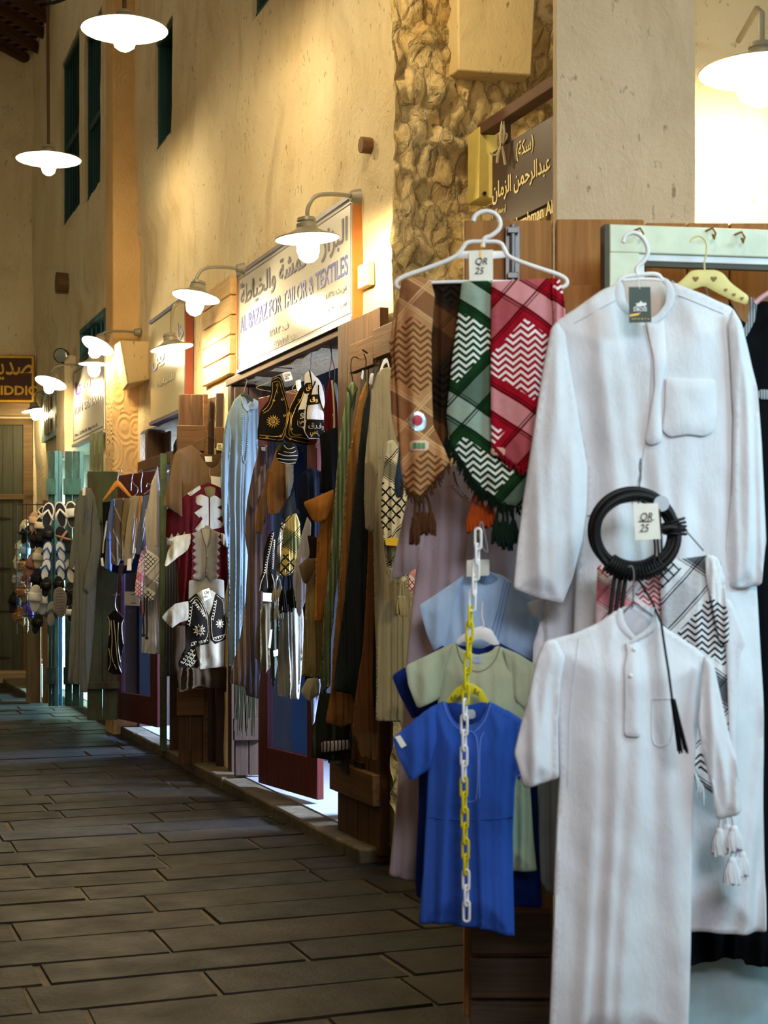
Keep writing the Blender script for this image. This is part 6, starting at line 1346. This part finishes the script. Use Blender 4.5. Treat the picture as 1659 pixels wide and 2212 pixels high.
# ---- black head ropes
ag = Fr(1370, 3.27, 0, 1260); t = thing('head_rope', 'coiled black head ropes hung over the large white robe', 'head rope', ag)
cx, cz = ag.loc(1370, 1150); s_ = 3.27 / F
BR_ = plain('black_cord', '#0b0b0e', .55)
for (ox_, oz_, R_, yy) in ((-2, 5, 92, 0), (3, -6, 90, -.012), (0, -2, 80, .012), (4, 2, 84, -.004)):
    q = [(cx + (ox_ + R_ * math.cos(a)) * s_, yy + .006 * math.sin(a * 2), cz + (oz_ + R_ * .95 * math.sin(a)) * s_) for a in [2 * math.pi * k / 48 for k in range(49)]]
    obj('rope_ring', M().tube(q, .0075, 10, cap=False), BR_, t)
wr = M()
for k in range(17):
    a = math.radians(-128 + 76 * k / 16); c_ = Vector((cx + 87 * s_ * math.cos(a), 0, cz + 84 * s_ * math.sin(a))); rad = Vector((math.cos(a), 0, math.sin(a)))
    wr.tube([c_ + rad * .020 * math.cos(b) + Vector((0, .022 * math.sin(b), 0)) for b in [2 * math.pi * j / 14 for j in range(15)]], .0032, 6, cap=False)
obj('rope_binding', wr, BR_, t)
wr = M()
for k in range(5):
    a = math.radians(-2 + 9 * k / 2); c_ = Vector((cx + 88 * s_ * math.cos(a), 0, cz + 86 * s_ * math.sin(a))); rad = Vector((math.cos(a), 0, math.sin(a)))
    wr.tube([c_ + rad * .024 * math.cos(b) + Vector((0, .020 * math.sin(b), 0)) for b in [2 * math.pi * j / 14 for j in range(15)]], .003, 6, cap=False)
wr.tube([(ag.x(1415), -.01, ag.z(1415, 1148)), (ag.x(1440), -.02, ag.z(1415, 1140)), (ag.x(1476), -.01, ag.z(1415, 1142))], .008, 8)
obj('rope_knot', wr, BR_, t)
def fwd(px, py, dd): x, z = ag.loc(px, py, dd); return Vector((x, dd, z))
L = [fwd(1378, 1250, -.03), fwd(1392, 1272, -.07), fwd(1410, 1302, -.14), fwd(1428, 1345, -.22), fwd(1436, 1400, -.245), fwd(1444, 1450, -.25), fwd(1452, 1512, -.255)]
obj('hanging_cord', M().tube(L, .0026, 7), BR_, t)
for q in ('1412,1150 1416,1190 1412,1220', '1424,1100 1428,1150 1430,1200', '1418,1110 1420,1160 1424,1210'): obj('hanging_cord', wire(None, ag, P(q), .0026, 0, d=-.035), BR_, t)
tm = M(); rr = random.Random(2)
for k in range(26):
    a = rr.uniform(0, 6.28); q = rr.random() ** .5
    x0_, z0_ = ag.loc(1453, 1510, -.255); x1_, z1_ = ag.loc(1474, 1622, -.255)
    tm.tube([(x0_ + math.cos(a) * .004 * q, -.255 + math.sin(a) * .004, z0_), (x0_ * .5 + x1_ * .5 + math.cos(a) * .007 * q, -.255 + math.sin(a) * .007 * q, (z0_ + z1_) / 2), (x1_ + math.cos(a) * .011 * q, -.255 + math.sin(a) * .010 * q, z1_ + rr.uniform(-.006, .004))], .0017, 4)
obj('tassel', tm, BR_, t)
for px in (1322, 1334, 1346): obj('hanging_cord', wire(None, ag, P('%d,1245 %d,1290 %d,1345' % (px + 6, px, px - 6)), .0045, 0, d=.01), BR_, t)
q = [ag.loc(1424 + 17 * math.cos(a), 1089 + 17 * math.sin(a)) for a in [2 * math.pi * k / 18 for k in range(18)]]; obj('round_label', M().prism(q, -.028, -.026), plain('silver_foil', '#c8d4e0', .25, .5), t, smooth=False)
g = (ag, t, None); price(g, 'white price card reading QR 25', '1359,1091 1412,1089 1418,1165 1364,1168', 'QR.\n25', d=-.05)
obj('price_rule', M().box(ag.x(1371), ag.x(1398), -.053, -.051, ag.z(1385, 1129), ag.z(1385, 1127)), INK, t)
lw = Fr(1380, 3.3, 0, 1100)
tag(obj('wire_hanger', many([wire(None, lw, P(q), .0016, 0, d=-.03) for q in ('1384,990 1380,1010 1386,1030 1380,1050 1376,1070 1372,1084 1388,1084 1384,1060 1380,1040 1386,1015 1384,992', '1380,1082 1376,1100 1386,1100', '1380,1082 1340,1086 1300,1104 1268,1116', '1390,1082 1450,1110 1520,1190')]), STEEL, fr=lw), 'twisted steel wire hanger holding the black head ropes', 'hanger')
# ---- white child robe
g = G('robe', 'white child robe with stand collar, nearest at the bottom of the picture', 'robe', 3.12, '1334,1316 1290,1346 1240,1368 1178,1384 1186,1430 1200,1500 1204,1560 1208,1680 1200,1800 1194,2000 1184,2270 1340,2276 1484,2270 1490,2100 1495,1900 1497,1720 1506,1580 1524,1500 1542,1432 1500,1396 1450,1364 1424,1346 1418,1316 1412,1346 1390,1366 1368,1376 1350,1352',
      WHITE, ang=0, nf=2.7, amp=.018, thick=.03, r=.045, seed=51, k=.15)
sleeve(g, '1200,1380 1176,1385 1160,1420 1142,1500 1124,1570 1110,1628 1120,1660 1133,1704 1170,1694 1207,1682 1205,1560 1212,1470 1222,1420', WHITE, d=-.03, amp=.008, nf=2, thick=.022)
sleeve(g, '1520,1414 1542,1432 1556,1500 1572,1570 1590,1640 1603,1756 1576,1766 1549,1772 1536,1700 1516,1620 1506,1560 1512,1480', WHITE, d=-.03, amp=.008, nf=2, thick=.022)
cord(g, 'cuff_seam', ['1118,1676 1160,1664 1206,1652'], .0012, fabric('#c9ccd4'))
part(g, 'neck_lining', '1340,1312 1372,1306 1416,1312 1414,1345 1390,1366 1368,1376 1348,1352', fabric('#d0d2dc'), base=False, d=.02, thick=.004)
part(g, 'stand_collar', '1336,1312 1330,1332 1334,1352 1352,1372 1368,1384 1374,1376 1356,1356 1346,1334 1346,1316', WHITE, d=-.01, thick=.005, base=False)
part(g, 'stand_collar', '1414,1308 1422,1318 1426,1344 1412,1362 1386,1378 1360,1396 1356,1388 1372,1376 1394,1362 1408,1346', WHITE, d=-.016, thick=.005, base=False)
part(g, 'placket', '1348,1386 1372,1384 1384,1396 1380,1440 1378,1590 1344,1588 1344,1440 1352,1410', WHITE, d=-.003, thick=.006, r=.01)
for q in ((1366, 1402), (1356, 1457)):
    x, z = g[0].loc(*q); obj('button', M().ball((x, g[2].y(x, z) - .010, z), .0048, 7, 0, (1, .5, 1)), plain('pearl', '#e8e6e0', .2), g[1])
cord(g, 'seam', ['1250,1378 1240,1440 1230,1520 1226,1700', '1404,1508 1450,1506', '1404,1508 1402,1600 1420,1612 1448,1600 1450,1508'], .0011, fabric('#d2d5dc'))
cw = Fr(1368, 3.13, 0, 1320)
tag(obj('wire_hanger', many([wire(None, cw, P(q), .0018, 0) for q in ('1358,1224 1366,1222 1370,1240 1368,1270 1368,1298 1366,1312', '1368,1298 1362,1310', '1368,1300 1340,1330 1300,1352', '1368,1300 1410,1330 1450,1366')]), STEEL, fr=cw), 'thin wire hanger of the white child robe', 'hanger')
